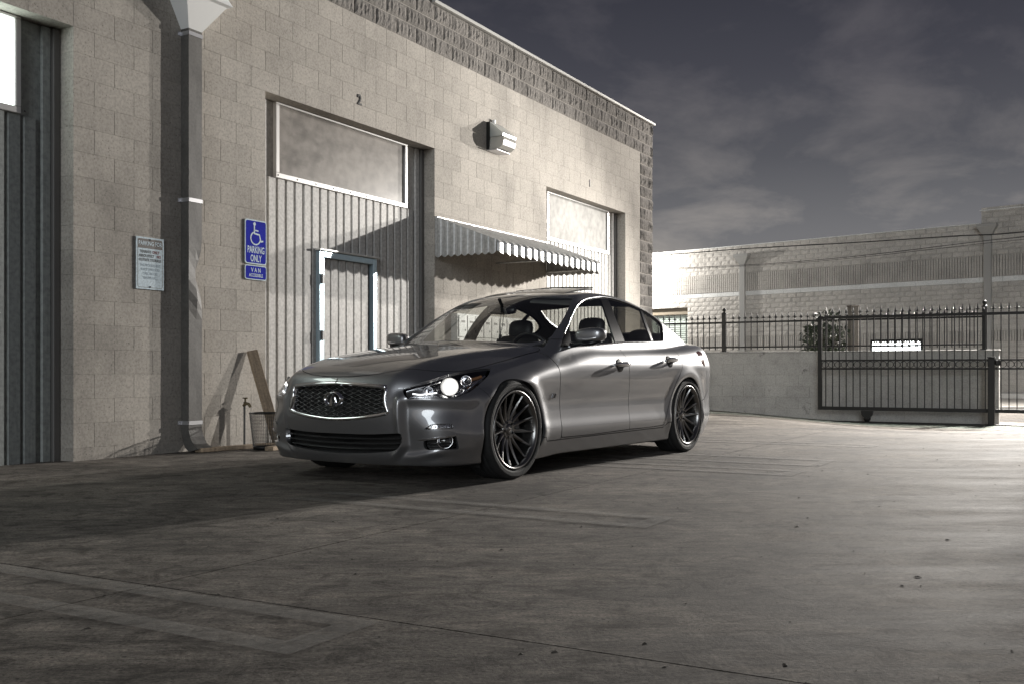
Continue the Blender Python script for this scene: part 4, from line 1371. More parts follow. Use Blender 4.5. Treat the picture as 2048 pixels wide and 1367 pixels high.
# ------------------------------------------------------------------ mirrors
for sg in (1, -1):
    mr = empty('door_mirror', (0, 0, 0)); mr.parent = CAR
    c = np.array([.50, .955, 1.005])
    # lofted shell: sections along y (outwards)
    def shell(scale, name, mat, z0, z1, dx=0):
        mb = MB(); rows = []; n = 24
        secs = [(-.118, .45), (-.105, .80), (-.07, .96), (0, 1.0), (.06, .96), (.098, .78), (.116, .42)]
        for (dy, s_) in secs:
            ring = []
            for k in range(n):
                a = 2 * math.pi * k / n
                ca, sa = math.cos(a), math.sin(a)
                ex = .072 * s_ * (abs(ca) ** .62) * (1 if ca > 0 else -.62)
                ez = .062 * s_ * (abs(sa) ** .62) * (1 if sa > 0 else -1) * (1.0 if sa > 0 else .86)
                ring.append((c[0] + ex * scale + dx - .35 * (dy + .118) * .35, (c[1] + dy) * sg, c[2] + ez * scale + .05 * dy))
            rows.append(ring)
        vs = [p for r in rows for p in r]; m = len(rows)
        fs = [(i * n + k, i * n + (k + 1) % n, (i + 1) * n + (k + 1) % n, (i + 1) * n + k) for i in range(m - 1) for k in range(n)]
        fs += [tuple(range(n)), tuple(range((m - 1) * n, m * n))]
        mb.add(vs, fs, 0, True)
        o = mb.build(name, mat, mr)
        md = o.modifiers.new('s', 'SUBSURF'); md.levels = 2; md.render_levels = 2
        return o
    o = shell(1.0, 'mirror_shell', M_PAINT, 0, 1)
    # black lower bowl
    mb = MB(); mb.tube([(c[0] + .03, sg * (c[1] - .10), c[2] - .050), (c[0] + .045, sg * (c[1] - .04), c[2] - .058), (c[0] + .028, sg * (c[1] + .03), c[2] - .054), (c[0] - .01, sg * (c[1] + .08), c[2] - .038)], [.010, .020, .020, .010], 12)
    mb.build('mirror_base', M_BLACK, mr)
    mb = MB(); mb.tube([(c[0] + .03, sg * .80, c[2] - .068), (c[0] + .035, sg * .84, c[2] - .066), (c[0] + .038, sg * (c[1] - .05), c[2] - .052)], [.022, .018, .018], 12); mb.build('mirror_arm', M_BLACK, mr)
    # indicator strip
    P = [(c[0] + .064, c[1] - .035, c[2] - .027), (c[0] + .056, c[1] + .01, c[2] - .028), (c[0] + .038, c[1] + .06, c[2] - .018), (c[0] + .008, c[1] + .10, c[2] - .002)]
    mb = MB(); mb.tube([(p[0], sg * p[1], p[2]) for p in P], [.004, .0075, .0085, .007], 8); mb.build('mirror_indicator', principled('clear_indicator', (.75, .75, .75), .15, .5), mr)
    mb = MB(); mb.tube([(c[0] - .062, sg * (c[1] - .02), c[2]), (c[0] - .066, sg * (c[1] - .02), c[2])], .05, 24); mb.build('mirror_glass', M_CHROME, mr)

# ------------------------------------------------------------------ door handles
def handle(px0, px1, py, doors):
    a, b = cam_hit(px0, py), cam_hit(px1, py)
    for sg, d in zip((1, -1), doors):
        ctr = (a + b) / 2; nn = unit(car_n(ctr[None]))[0]; L_ = (a[0] - b[0]) / 2
        mb = MB(); n = 14
        vs = []; rings = 11
        for i in range(rings):
            t = -1 + 2 * i / (rings - 1)
            rad = .026 * (1 - abs(t) ** 3.5) ** .6 + .0015
            bow = .034 - .006 * t * t
            for k in range(n):
                an = 2 * math.pi * k / n
                p = ctr + np.array([t * L_, 0, 0]) + nn * (bow + math.cos(an) * rad * .55) + np.array([0, 0, math.sin(an) * rad * .72])
                vs.append((p[0], sg * p[1], p[2]))
        fs = [(i * n + k, i * n + (k + 1) % n, (i + 1) * n + (k + 1) % n, (i + 1) * n + k) for i in range(rings - 1) for k in range(n)]
        mb.add(vs, fs + [tuple(range(n)), tuple(range((rings - 1) * n, rings * n))], 0, True)
        for t in (-.8, .8):
            p0 = ctr + np.array([t * L_, 0, 0]); p1 = p0 + nn * .03
            mb.tube([(p0[0], sg * p0[1], p0[2]), (p1[0], sg * p1[1], p1[2])], .011, 10)
        mb.build('door_handle', M_CHROME, d)
        # finger cup: dark dish in the door skin
        mb = MB(); m_ = 28; vs = []
        for ring, (r, dp) in enumerate(((1.0, .0015), (.86, .003), (.5, .0035))):
            an = 2 * math.pi * np.arange(m_) / m_
            q = np.stack([ctr[0] + .01 + np.cos(an) * .060 * r, np.full(m_, ctr[1]), ctr[2] + np.sin(an) * .056 * r], 1)
            vs += [(p[0], sg * p[1], p[2]) for p in to_surf(q, dp).tolist()]
        fs = [(r * m_ + k, r * m_ + (k + 1) % m_, (r + 1) * m_ + (k + 1) % m_, (r + 1) * m_ + k) for r in range(2) for k in range(m_)] + [tuple(range(2 * m_, 3 * m_))]
        mb.add(vs, fs, 0, True); mb.build('finger_cup', M_BLACK, d)
handle(1226, 1256, 729, FD)
handle(1327, 1352, 721, RD)

# ------------------------------------------------------------------ interior
mb = MB(); mb.bevbox((-1.9, -.74, .24), (.95, .74, .30), .02); mb.build('cabin_floor', M_DARK, CAR)
mb = MB(); vs = []                                  # dashboard under the windscreen
for y in np.linspace(-.72, .72, 13):
    k = 1 - .18 * (y / .72) ** 2
    vs += [(.92 * k, y, .93), (.72 * k, y, .945), (.52 * k, y, .925), (.46 * k, y, .86), (.48 * k, y, .6), (.92 * k, y, .6)]
fs = [(i * 6 + q, i * 6 + (q + 1) % 6, i * 6 + 6 + (q + 1) % 6, i * 6 + 6 + q) for i in range(12) for q in range(6)]
mb.add(vs, fs, 0, True); mb.build('dashboard', M_DARK, CAR)
def rounded(name, mat, parent, c, h, r, tilt=0, sub=2):
    mb = MB(); mb.bevbox((-h[0], -h[1], -h[2]), (h[0], h[1], h[2]), r)
    o = mb.build(name, mat, parent); o.location = c; o.rotation_euler = (0, tilt, 0)
    for p in o.data.polygons: p.use_smooth = True
    md = o.modifiers.new('s', 'SUBSURF'); md.levels = sub; md.render_levels = sub
    return o
for sg in (1, -1):
    st = empty('front_seat', (-.22, sg * .37, 0)); st.parent = CAR
    rounded('seat_cushion', M_SEAT, st, (.1, 0, .42), (.28, .26, .10), .06)
    rounded('seat_back', M_SEAT, st, (-.22, 0, .74), (.085, .26, .34), .06, -.26)
    rounded('head_rest', M_SEAT, st, (-.335, 0, 1.115), (.055, .135, .095), .045, -.2)
    mb = MB()
    for yy in (-.06, .06): mb.tube([(-.31, yy, .98), (-.33, yy, 1.08)], .007, 8)
    mb.build('headrest_post', M_CHROME, st)
rs = empty('rear_bench', (-1.18, 0, 0)); rs.parent = CAR
rounded('seat_cushion', M_SEAT, rs, (.15, 0, .42), (.28, .62, .10), .06)
rounded('seat_back', M_SEAT, rs, (-.17, 0, .72), (.085, .63, .28), .06, -.34)
for sg in (1, -1): rounded('head_rest', M_SEAT, rs, (-.29, sg * .38, 1.06), (.05, .12, .075), .04, -.2)
mb = MB(); mb.bevbox((-1.85, -.62, .93), (-1.38, .62, .97), .01); mb.build('parcel_shelf', M_DARK, CAR)
sw = empty('steering_wheel', (.40, .37, .86)); sw.parent = CAR; sw.rotation_euler = (0, math.radians(-68), 0)
mb = MB(); mb.tube([(math.cos(a) * .185, math.sin(a) * .185, 0) for a in np.linspace(0, 2 * math.pi, 40, endpoint=False)], .016, 10, closed=True); mb.build('steering_rim', M_SEAT, sw)
mb = MB(); mb.bevbox((-.06, -.075, -.05), (.06, .075, .0), .02); mb.tube([(0, -.17, 0), (0, .17, 0)], .014, 8); mb.tube([(0, 0, 0), (-.17, 0, 0)], .014, 8); mb.build('steering_hub', M_SEAT, sw)
rm = empty('rear_view_mirror', (.33, .03, 1.235)); rm.parent = CAR; rm.rotation_euler = (0, -.12, .25)
rounded('mirror_case', M_BLACK, rm, (0, 0, 0), (.028, .125, .038), .02)
mb = MB(); mb.tube([(.01, 0, .03), (.06, -.01, .085)], .014, 8); mb.build('mirror_stalk', M_BLACK, rm)
mb = MB(); mb.tube([(.0, -.01, -.03), (.002, -.012, -.12), (.0, -.01, -.20)], .003, 6); mb.tube([(.0, .012, -.03), (.002, .008, -.12), (.0, -.008, -.20)], .003, 6)
mb.bevbox((-.004, -.022, -.235), (.004, .004, -.20), .003); mb.build('hanging_beads', M_TRIM, rm)
for sg in (1, -1):
    mb = MB(); mb.bevbox((-.08, -.19, -.009), (.08, .19, .009), .006)
    o = mb.build('sun_visor', M_PILLAR, CAR); o.location = (.06, sg * .36, 1.318); o.rotation_euler = (sg * -.10, .40, 0)

# tilted glass sunroof panel
mb = MB()
nx_, ny_ = 10, 12; vs = []
for i in range(nx_ + 1):
    for j in range(ny_ + 1):
        x = -.02 - .50 * i / nx_; y = -.40 + .80 * j / ny_
        p_ = to_surf(np.array([[x, y, float(C_R(x)) - .038 * (y / .6) ** 2]]))[0]
        vs.append((x, y, p_[2] + .002 + .040 * (i / nx_)))
m = len(vs); vs += [(x, y, z - .014) for x, y, z in vs]
fs = []
for i in range(nx_):
    for j in range(ny_):
        a = i * (ny_ + 1) + j; q = (a, a + 1, a + ny_ + 2, a + ny_ + 1)
        fs += [q, tuple(k + m for k in q[::-1])]
edge = [i * (ny_ + 1) for i in range(nx_ + 1)] + [nx_ * (ny_ + 1) + j for j in range(1, ny_ + 1)] + [i * (ny_ + 1) + ny_ for i in range(nx_ - 1, -1, -1)] + list(range(ny_ - 1, 0, -1))
fs += [(edge[i], edge[(i + 1) % len(edge)], edge[(i + 1) % len(edge)] + m, edge[i] + m) for i in range(len(edge))]
mb.add(vs, fs); mb.build('sunroof_panel', M_BLACK, CAR)
mb = MB(); mb.tube([(-.525, -.40, float(C_R(-.525)) + .034), (-.53, 0, float(C_R(-.53)) + .052), (-.525, .40, float(C_R(-.525)) + .034)], .006, 6); mb.build('sunroof_seal', M_TRIM, CAR)

# fender badge
def text_mesh(name, body, size, mat, parent, loc, rot, ext=.0015, align='CENTER', bold=False, sx=1.0):
    cu = bpy.data.curves.new(name, 'FONT'); cu.body = body; cu.size = size; cu.extrude = ext
    cu.align_x = align; cu.align_y = 'CENTER'; cu.resolution_u = 3
    if bold: cu.offset = size * .02
    o = bpy.data.objects.new(name, cu); COL.objects.link(o)
    dg = bpy.context.evaluated_depsgraph_get()
    me = bpy.data.meshes.new_from_object(o.evaluated_get(dg)); me.name = name
    bpy.data.objects.remove(o)
    me.materials.clear(); me.materials.append(mat)
    t = link(name, me, parent); t.location = loc; t.rotation_euler = rot; t.scale = (sx, 1, 1)
    return t
for sg in (1, -1):
    h = cam_hit(1107.5, 790.5)
    text_mesh('engine_badge', '3.7', .048, M_CHROME, CAR, (h[0], sg * (h[1] + .003), h[2]), (math.pi / 2, 0, math.pi if sg > 0 else 0), .003)
def wtext(name, body, size, mat, parent, s, h, d, sx=1.0, ext=.001, bold=False, align='CENTER'):
    return text_mesh(name, body, size, mat, parent, (s, -d, h), (math.pi / 2, 0, 0), ext, align, bold, sx)
wtext('door_number', '2', .165, M_NUM, WH, 3.753, 3.815, .006, .9, .004, True)
wtext('door_number', '1', .165, M_NUM, WH, 9.896, 3.845, .006, .9, .004, True)

def on_wall(name, label, cat, s=0, group=None):
    o = empty(name, wpt(s, 0, 0), WALL_A, label, cat, group)
    return o

# ------------------------------------------------------------------ signs
def rrect(w, h, r, n=6):
    pts = []
    for cx_, cy_, a0 in ((w - r, r, -90), (w - r, h - r, 0), (r, h - r, 90), (r, r, 180)):
        for k in range(n + 1):
            a = math.radians(a0 + 90 * k / n); pts.append((cx_ + math.cos(a) * r, cy_ + math.sin(a) * r))
    return pts
def plate(parent, name, s, h, w, ht, r, d0, d1, mat):
    mb = MB(); mb.prism([(s + x, h + z) for x, z in rrect(w, ht, r)], 1, -d1, -d0); return mb.build(name, mat, parent)
M_SWHITE = worn('sign_white', (.60, .70, .76), .05, .45, 6, 60, .03, 80)
M_SBLUE = worn('sign_blue', (.012, .020, .36), .12, .45, 7, 60, .03, 80)
for _m in (M_SBLUE, M_SWHITE):
    _b = _m.node_tree.nodes['Principled BSDF']; _b.inputs['Specular IOR Level'].default_value = .08; _b.inputs['Roughness'].default_value = .8
M_SBLACK = principled('sign_brown_black', (.035, .025, .022), .5)
M_SGREY = principled('sign_dark_print', (.05, .065, .08), .5)
M_SRED = principled('sign_red_print', (.16, .02, .03), .5)
M_SFADE = principled('sign_faded_print', (.20, .27, .33), .5)
M_ALUB = principled('sign_aluminium', (.5, .5, .5), .35, .9)
SG = on_wall('tenant_parking_sign', 'white tenants-only parking notice with dark heading on the block wall', 'sign')
plate(SG, 'sign_plate', .620, 1.455, .306, .458, .004, .010, .014, M_SWHITE)
def outline(parent, name, s, h, w, ht, r, wd, d, mat):
    A = [(s + x, h + z) for x, z in rrect(w, ht, r)]; B = [(s + wd + x, h + wd + z) for x, z in rrect(w - 2 * wd, ht - 2 * wd, max(r - wd, .002))]
    n = len(A); mb = MB(); mb.add([(x, -d, z) for x, z in A] + [(x, -d, z) for x, z in B], [(i, (i + 1) % n, n + (i + 1) % n, n + i) for i in range(n)])
    return mb.build(name, mat, parent)
outline(SG, 'printed_border', .636, 1.470, .274, .428, .018, .0035, .0148, M_SBLACK)
mb = MB(); pr = [(.637, 1.815), (.909, 1.815)] + [(.6365 + x, 1.815 + z) for x, z in rrect(.2735, .083, .018)[7:21]]
mb.add([(x, -.0150, z) for x, z in pr], [tuple(range(len(pr)))]); mb.build('printed_heading', M_SBLACK, SG)
wtext('sign_text', 'PARKING FOR', .050, M_SWHITE, SG, .773, 1.857, .0156, .80, .0002, True)
for body, mat, s_, h_, sz, sx in (('TENANTS', M_SGREY, .722, 1.784, .036, .78), ('ONLY', M_SRED, .835, 1.784, .036, .78), ('ABSOLUTELY', M_SGREY, .733, 1.748, .036, .78), ('NO', M_SRED, .868, 1.748, .036, .78),
                                  ('OUTSIDE STORAGE', M_SGREY, .773, 1.712, .036, .78), ('THIS INCLUDES, BUT', M_SFADE, .773, 1.666, .031, .76), ('IS NOT LIMITED TO', M_SFADE, .773, 1.629, .031, .76),
                                  ('CARS, TRUCKS,', M_SFADE, .773, 1.592, .031, .76), ('TRAILERS, ETC...', M_SFADE, .773, 1.555, .031, .76)):
    wtext('sign_text', body, sz, mat, SG, s_, h_, .0156, sx, .0002, mat in (M_SGREY, M_SRED))
for z in (1.893, 1.478):
    mb = MB(); mb.lathe([(0, -.021), (.006, -.020), (.007, -.0145)], 10, 'Y'); o = mb.build('screw', M_HINGE, SG); o.location = (.773, 0, z)

HS = on_wall('accessible_parking_sign', 'blue wheelchair parking only sign beside the ribbed bay door', 'sign')
plate(HS, 'sign_plate', 1.931, 1.795, .303, .442, .030, .012, .016, M_SWHITE)
plate(HS, 'blue_field', 1.943, 1.807, .279, .418, .024, .0161, .0168, M_SBLUE)
wtext('sign_text', 'PARKING', .095, M_SWHITE, HS, 2.0825, 1.935, .0174, .60, .0002, True)
wtext('sign_text', 'ONLY', .095, M_SWHITE, HS, 2.0825, 1.850, .0174, .60, .0002, True)
mb = MB()                                             # wheelchair symbol from flat strokes
def stroke(mb, pts, w, d=.0174):
    for i in range(len(pts) - 1):
        a, b = np.array(pts[i]), np.array(pts[i + 1]); t = (b - a) / np.linalg.norm(b - a); n = np.array([-t[1], t[0]]) * w / 2; e = t * w * .3
        q = [a - n - e, b - n + e, b + n + e, a + n - e]
        mb.add([(p[0], -d - .00005 * i, p[1]) for p in q], [(0, 1, 2, 3)])
ux, uz = 2.072, 2.045
mb.add([(ux - .010 + math.cos(2 * math.pi * k / 18) * .018, -.0175, uz + .150 + math.sin(2 * math.pi * k / 18) * .018) for k in range(18)], [tuple(range(18))])
stroke(mb, [(ux - .012, uz + .130), (ux - .012, uz + .055), (ux + .058, uz + .048), (ux + .080, uz - .018), (ux + .108, uz - .012)], .016)
stroke(mb, [(ux - .012, uz + .088), (ux + .040, uz + .085)], .014)
arc = [(ux + .004 + math.cos(math.radians(a)) * .066, uz + .008 + math.sin(math.radians(a)) * .062) for a in np.linspace(118, 350, 26)]
stroke(mb, arc, .014)
mb.build('wheelchair_symbol', M_SWHITE, HS, fixn=False)
VS = on_wall('van_accessible_plate', 'small blue van accessible plate under the wheelchair sign', 'sign')
plate(VS, 'sign_plate', 1.931, 1.640, .303, .146, .026, .012, .016, M_SWHITE)
plate(VS, 'blue_field', 1.941, 1.650, .283, .126, .020, .0161, .0168, M_SBLUE)
wtext('sign_text', 'V A N', .060, M_SWHITE, VS, 2.0825, 1.735, .0174, .85, .0002, True)
wtext('sign_text', 'ACCESSIBLE', .045, M_SWHITE, VS, 2.0825, 1.684, .0174, .80, .0002, True)

# ------------------------------------------------------------------ downspout
M_PIPE = worn('downpipe_metal', (.10, .095, .088), .15, .6, 4, 40, .1, 60, metal=.0)
M_BAND = principled('galvanised_band', (.60, .60, .62), .35, .8)
M_WHITEP = principled('white_painted_metal', (.88, .89, .88), .4)
DS = on_wall('downspout', 'square metal downspout with dent and white funnel head on the block wall', 'downspout')
a, b, dd = 1.132, 1.290, .105
mb = MB(); n = 40; vs = []
for i in range(n + 1):
    h = .20 + (3.86 - .20) * i / n
    dent = math.exp(-((h - 1.62) / .16) ** 2) * .055; dent2 = math.exp(-((h - 1.40) / .12) ** 2) * .02
    fl = .004 * math.sin(h * 9)
    vs += [(a, -.006, h), (b, -.006, h), (b - dent * .9, -dd + dent * .6 + fl * .3, h), ((a + b) / 2 + .01, -dd + dent * .3 - dent2, h), (a, -dd + fl * .3, h)]
fs = [(i * 5 + k, i * 5 + (k + 1) % 5, i * 5 + 5 + (k + 1) % 5, i * 5 + 5 + k) for i in range(n) for k in range(5)]
mb.add(vs, fs); mb.build('pipe', M_PIPE, DS)
mb = MB(); vs = []
for (h, d0, d1, wd) in ((.20, .006, dd, 0), (.14, .02, dd + .02, .003), (.075, .06, .165, .006), (.035, .12, .235, .01)):
    vs += [(a - wd, -d0, h - (.0 if d0 < .05 else .03)), (b + wd, -d0, h - (.0 if d0 < .05 else .03)), (b + wd, -d1, h), (a - wd, -d1, h)]
mb.add(vs, [(i * 4 + k, i * 4 + (k + 1) % 4, i * 4 + 4 + (k + 1) % 4, i * 4 + 4 + k) for i in range(3) for k in range(4)]); mb.build('outlet_elbow', M_PIPE, DS)
for h in (3.80, 2.28, .25):
    mb = MB(); mb.box((a - .035, -.006, h), (a - .001, -.001, h + .035)); mb.box((a - .005, -dd - .006, h), (a - .0005, -.001, h + .035)); mb.box((a - .005, -dd - .006, h), (b + .005, -dd - .002, h + .035)); mb.box((b + .0005, -dd - .006, h), (b + .005, -.001, h + .035))
    mb.build('strap', M_BAND, DS)
mb = MB(); vs = []
for (h, s0, s1, d1) in ((3.86, a, b, dd), (4.12, .985, 1.47, .24), (4.135, .97, 1.52, .27), (4.20, 1.0, 1.47, .25), (4.215, .97, 1.52, .28), (4.60, .95, 1.54, .30)):
    vs += [(s0, -.004, h), (s1, -.004, h), (s1, -d1, h), (s0, -d1, h)]
mb.add(vs, [(i * 4 + k, i * 4 + (k + 1) % 4, i * 4 + 4 + (k + 1) % 4, i * 4 + 4 + k) for i in range(5) for k in range(4)]); mb.build('funnel_head', M_WHITEP, DS)

# ------------------------------------------------------------------ awning
M_AWN = worn('awning_metal', (.50, .50, .49), .08, .42, 3, 30, .05, 60, metal=.25)
AW = on_wall('metal_awning', 'white corrugated metal awning with scalloped edge between the bay doors', 'awning')
s0, s1, dp, ht, hf = 5.30, 8.34, .90, 2.66, 2.315
n = 17; pit = (s1 - s0) / n
for i in range(n):
    a = s0 + pit * i; b = a + pit
    mb = MB()
    prof = [(0, 0), (.08, .0), (.18, .034), (.62, .034), (.72, 0), (1, 0)]
    vs = []
    for d in (0, dp):
        hh = ht + (hf - ht) * d / dp
        for u, e in prof: vs.append((a + u * pit, -d, hh + e))
    for d in (dp,):                                   # turned-down valance with a scalloped foot
        for u, e in prof: vs.append((a + u * pit, -(dp + .004 + e * .9), hf - .005))
        for u, e in prof: vs.append((a + u * pit, -(dp + .004 + e * .9), hf - .095 - .05 * math.sin(math.pi * min(max((u - .02) / .96, 0), 1))))
    m6 = len(prof)
    fs = [(r * m6 + k, r * m6 + k + 1, (r + 1) * m6 + k + 1, (r + 1) * m6 + k) for r in (0, 1, 2) for k in range(m6 - 1)]
    mb.add(vs, fs); o = mb.build('awning_slat', M_AWN, AW, fixn=False)
    md = o.modifiers.new('t', 'SOLIDIFY'); md.thickness = .003
for s_, sg in ((s0 - .006, 1), (s1 + .006, -1)):      # closed cheeks with scalloped hems
    mb = MB(); m_ = 54; vs = []
    for i in range(m_ + 1):
        d = .0 + dp * i / m_; hh = ht + (hf - ht) * d / dp
        bt = 2.20 - .028 * abs(math.sin(math.pi * i / 6))
        rb = .006 * (1 if (i // 3) % 2 else 0)
        vs += [(s_ - sg * rb, -d, hh + .036), (s_ - sg * rb, -d, min(bt, hh - .01))]
    mb.add(vs, [(2 * i, 2 * i + 1, 2 * i + 3, 2 * i + 2) for i in range(m_)])
    o = mb.build('awning_cheek', M_AWN, AW, fixn=False); md = o.modifiers.new('t', 'SOLIDIFY'); md.thickness = .004
for s_ in (s0 + .02, (s0 + s1) / 2, s1 - .02):
    mb = MB(); mb.tube([wl_ for wl_ in [(s_, -.01, 2.24), (s_, -dp + .02, 2.24)]], .014, 6); mb.tube([(s_, -dp + .03, 2.24), (s_, -dp + .03, hf - .01)], .012, 6); mb.build('awning_bracket', M_AWN, AW)
mb = MB(); mb.bevbox((s0, -.03, ht - .01), (s1, -.002, ht + .04), .004); mb.build('wall_flashing', M_AWN, AW)

# ------------------------------------------------------------------ wall lamp (unlit) over the awning
WL = on_wall('wall_lamp', 'black wall pack lamp with frosted lens above the awning', 'lamp')
M_LBODY = principled('bronze_lamp_body', (.022, .021, .020), .45, .4)
M_LENSF = principled('frosted_prismatic_lens', (.55, .54, .50), .22, 0, **{'Transmission Weight': .35})
M_LTOP = principled('lamp_cover', (.50, .53, .52), .3, .5)
sa, sb = 6.56, 6.92
mb = MB(); vs = []
prof = [(.0, 4.165), (.0, 3.79), (.045, 3.79), (.06, 3.98), (.06, 4.165)]
mb.prism([(-d, h) for d, h in prof], 0, sa, sb); mb.build('lamp_base', M_LBODY, WL)
mb = MB()
mb.add([(sa, -.06, 4.16), (sb, -.06, 4.16), (sb, -.27, 3.985), (sa, -.27, 3.985), (sa, -.06, 3.95), (sb, -.06, 3.95), (sb, -.262, 3.955), (sa, -.262, 3.955)],
       [(0, 1, 2, 3), (4, 7, 6, 5), (3, 2, 6, 7), (0, 3, 7, 4), (1, 5, 6, 2)]); mb.build('lamp_cover', M_LTOP, WL)
mb = MB(); vs = []
for d, h in ((.05, 3.949), (.258, 3.949), (.275, 3.90), (.255, 3.83), (.20, 3.79), (.05, 3.785)): vs += [(sa + .012, -d, h), (sb - .012, -d, h)]
mb.add(vs, [(2 * i, 2 * i + 1, 2 * i + 3, 2 * i + 2) for i in range(5)] + [(0, 2, 4, 6, 8, 10), (1, 11, 9, 7, 5, 3)]); mb.build('lamp_lens', M_LENSF, WL)
mb = MB(); mb.bevbox((sa - .004, -.17, 3.765), (sb + .004, -.01, 3.782), .004); mb.build('lamp_sill', M_BAND, WL)
mb = MB(); mb.bevbox((6.70, -.05, 4.167), (6.74, -.01, 4.225), .004); mb.build('photo_cell', M_WHITEP, WL)

# ------------------------------------------------------------------ mailboxes, tap, bin, timber
MBX = on_wall('mailbox_bank', 'white bank of lockable mailboxes on the wall under the awning', 'mailboxes')
M_MAIL = worn('white_mailbox_paint', (.58, .57, .55), .05, .4, 5, 60, .03, 90)
mb = MB(); mb.bevbox((5.66, -.10, .86), (7.80, -.002, 1.485), .006); mb.build('mailbox_case', M_MAIL, MBX)
for r in range(2):
    for c in range(10):
        x = 5.69 + .209 * c; z = .885 + .295 * r
        mb = MB(); mb.bevbox((x, -.112, z), (x + .195, -.099, z + .28), .004); d_ = mb.build('mailbox_door', M_MAIL, MBX)
        mb = MB(); mb.lathe([(0, -.118), (.010, -.117), (.011, -.1115)], 12, 'Y'); o = mb.build('lock', M_HINGE, d_); o.location = (x + .15, 0, z + .09)
        mb = MB(); mb.bevbox((x + .05, -.1145, z + .185), (x + .145, -.1125, z + .215), .0008); mb.build('name_slot', M_SBLACK, d_)
TP = on_wall('garden_tap', 'brass hose tap on a standpipe against the block wall', 'tap')
M_BRASS = principled('tarnished_brass', (.16, .13, .08), .5, .8)
mb = MB(); mb.tube([(1.87, -.07, -.02), (1.87, -.07, .44)], .011, 10); mb.build('standpipe', M_PIPE, TP)
mb = MB(); mb.tube([(1.87, -.06, .40), (1.87, -.085, .425), (1.875, -.12, .42), (1.88, -.14, .39)], [.016, .019, .015, .013], 10); mb.tube([(1.87, -.08, .42), (1.87, -.08, .475)], .009, 8); mb.build('tap_body', M_BRASS, TP)
mb = MB(); mb.tube([(1.84, -.08, .478), (1.90, -.08, .478)], .006, 8); mb.tube([(1.87, -.11, .478), (1.87, -.05, .478)], .006, 8); mb.build('tap_handle', M_BRASS, TP)

M_WIRE = principled('black_wire', (.02, .02, .02), .4, .5)
BN = empty('wire_basket', (-2.335, 9.60, 0), 0, 'black wire mesh waste basket by the leaning timber', 'waste basket')
mb = MB(); nb = 44
for k in range(nb):
    a = 2 * math.pi * k / nb
    mb.tube([(math.cos(a) * .105, math.sin(a) * .105, .012), (math.cos(a) * .14, math.sin(a) * .14, .34)], .0016, 4, cap=False)
for j in range(24):
    z = .03 + .305 * j / 23; r = .105 + .035 * (z - .012) / .328
    mb.tube([(math.cos(a) * r, math.sin(a) * r, z) for a in np.linspace(0, 2 * math.pi, 32, endpoint=False)], .0013, 4, closed=True)
mb.build('mesh_side', M_WIRE, BN)
mb = MB(); mb.tube([(math.cos(a) * .142, math.sin(a) * .142, .345) for a in np.linspace(0, 2 * math.pi, 40, endpoint=False)], .006, 8, closed=True); mb.build('rim_ring', M_WIRE, BN)
mb = MB(); mb.lathe([(.0, .004), (.107, .004), (.11, .03), (.108, .035), (.104, .012), (0, .012)], 32, 'Z'); mb.build('basket_base', M_WIRE, BN)
M_WOOD = worn('weathered_timber', (.28, .215, .15), .18, .8, 3.0, 50, .2, 90, stretch=(10, 10, 1.0))
def plank(name, label, p, q, w, t, side):
    """timber of section w x t from p to q"""
    p, q = Vector(p), Vector(q); z = (q - p).normalized(); x = (Vector(side) - z * Vector(side).dot(z)).normalized(); y = z.cross(x)
    mb = MB(); mb.bevbox((-w / 2, -t / 2, 0), (w / 2, t / 2, (q - p).length), .004)
    o = mb.build(name, M_WOOD, None); o.matrix_world = Matrix(((x.x, y.x, z.x, p.x), (x.y, y.y, z.y, p.y), (x.z, y.z, z.z, p.z), (0, 0, 0, 1)))
    tag(o, label, 'timber'); return o
plank('leaning_board', 'weathered board leaning against the block wall by the bay door', wpt(2.10, .30, .012), wpt(2.00, .042, .94), .105, .04, tuple(NW * .35 + DW * .94) + (0,))
plank('timber_offcut', 'long thin timber offcut lying along the foot of the wall', wpt(1.15, .20, .022), wpt(2.05, .30, .022), .09, .038, tuple(NW) + (0,))
plank('timber_block', 'short timber block lying on the concrete near the waste basket', wpt(1.62, .62, .02), wpt(1.86, .545, .02), .085, .038, tuple(NW) + (0,))

# ------------------------------------------------------------------ low wall, fence and sliding gate
GO = np.array([5.454, 18.0]); GA = math.atan2(-.4937, .8697)
def gpt(x, y, z):
    p = GO + NW * x + DW * y
    return (float(p[0]), float(p[1]), z)
M_LOW = worn('stained_block', (.40, .39, .37), .10, .9, 2.2, 50, .3, 140, per_obj=.05, coord='World', stain=(2.1, .62, (.12, .115, .11)))
LW = empty('low_block_wall', gpt(0, 0, 0), GA, 'low grey stained block wall carrying the iron fence', 'wall')
wb = -.145; yw = .30
mb = MB(); mb.box((-3.3, yw + .005, -.4), (2.84, yw + .19, 1.062)); LWC = mb.build('wall_core', M_MORT, LW)
mb = MB(); mb.bevbox((-3.3, yw - .012, 1.064), (2.86, yw + .21, 1.092), .008); mb.build('wall_cap', M_LOW, LW)
lowc = {}
for k in range(-1, 6):
    off = 0 if k % 2 else BL / 2
    e = [-3.3] + [c for c in (-3.3 + off + BL * i for i in range(1, 17)) if c < 2.80] + [2.845]
    for a, b in zip(e[:-1], e[1:]):
        key = round(b - a, 3)
        if key not in lowc:
            m_ = MB(); m_.bevbox((.0015, 0, .001), (b - a - .0015, .05 if b < 2.84 else .19, .2032 - .001), .002); lowc[key] = m_.mesh('block', M_LOW); fix_normals(lowc[key])
        o = link('block', lowc[key], LWC); o.location = (a, yw, wb + CH * k)
M_IRON = principled('black_painted_iron', (.012, .0115, .011), .38, .3)
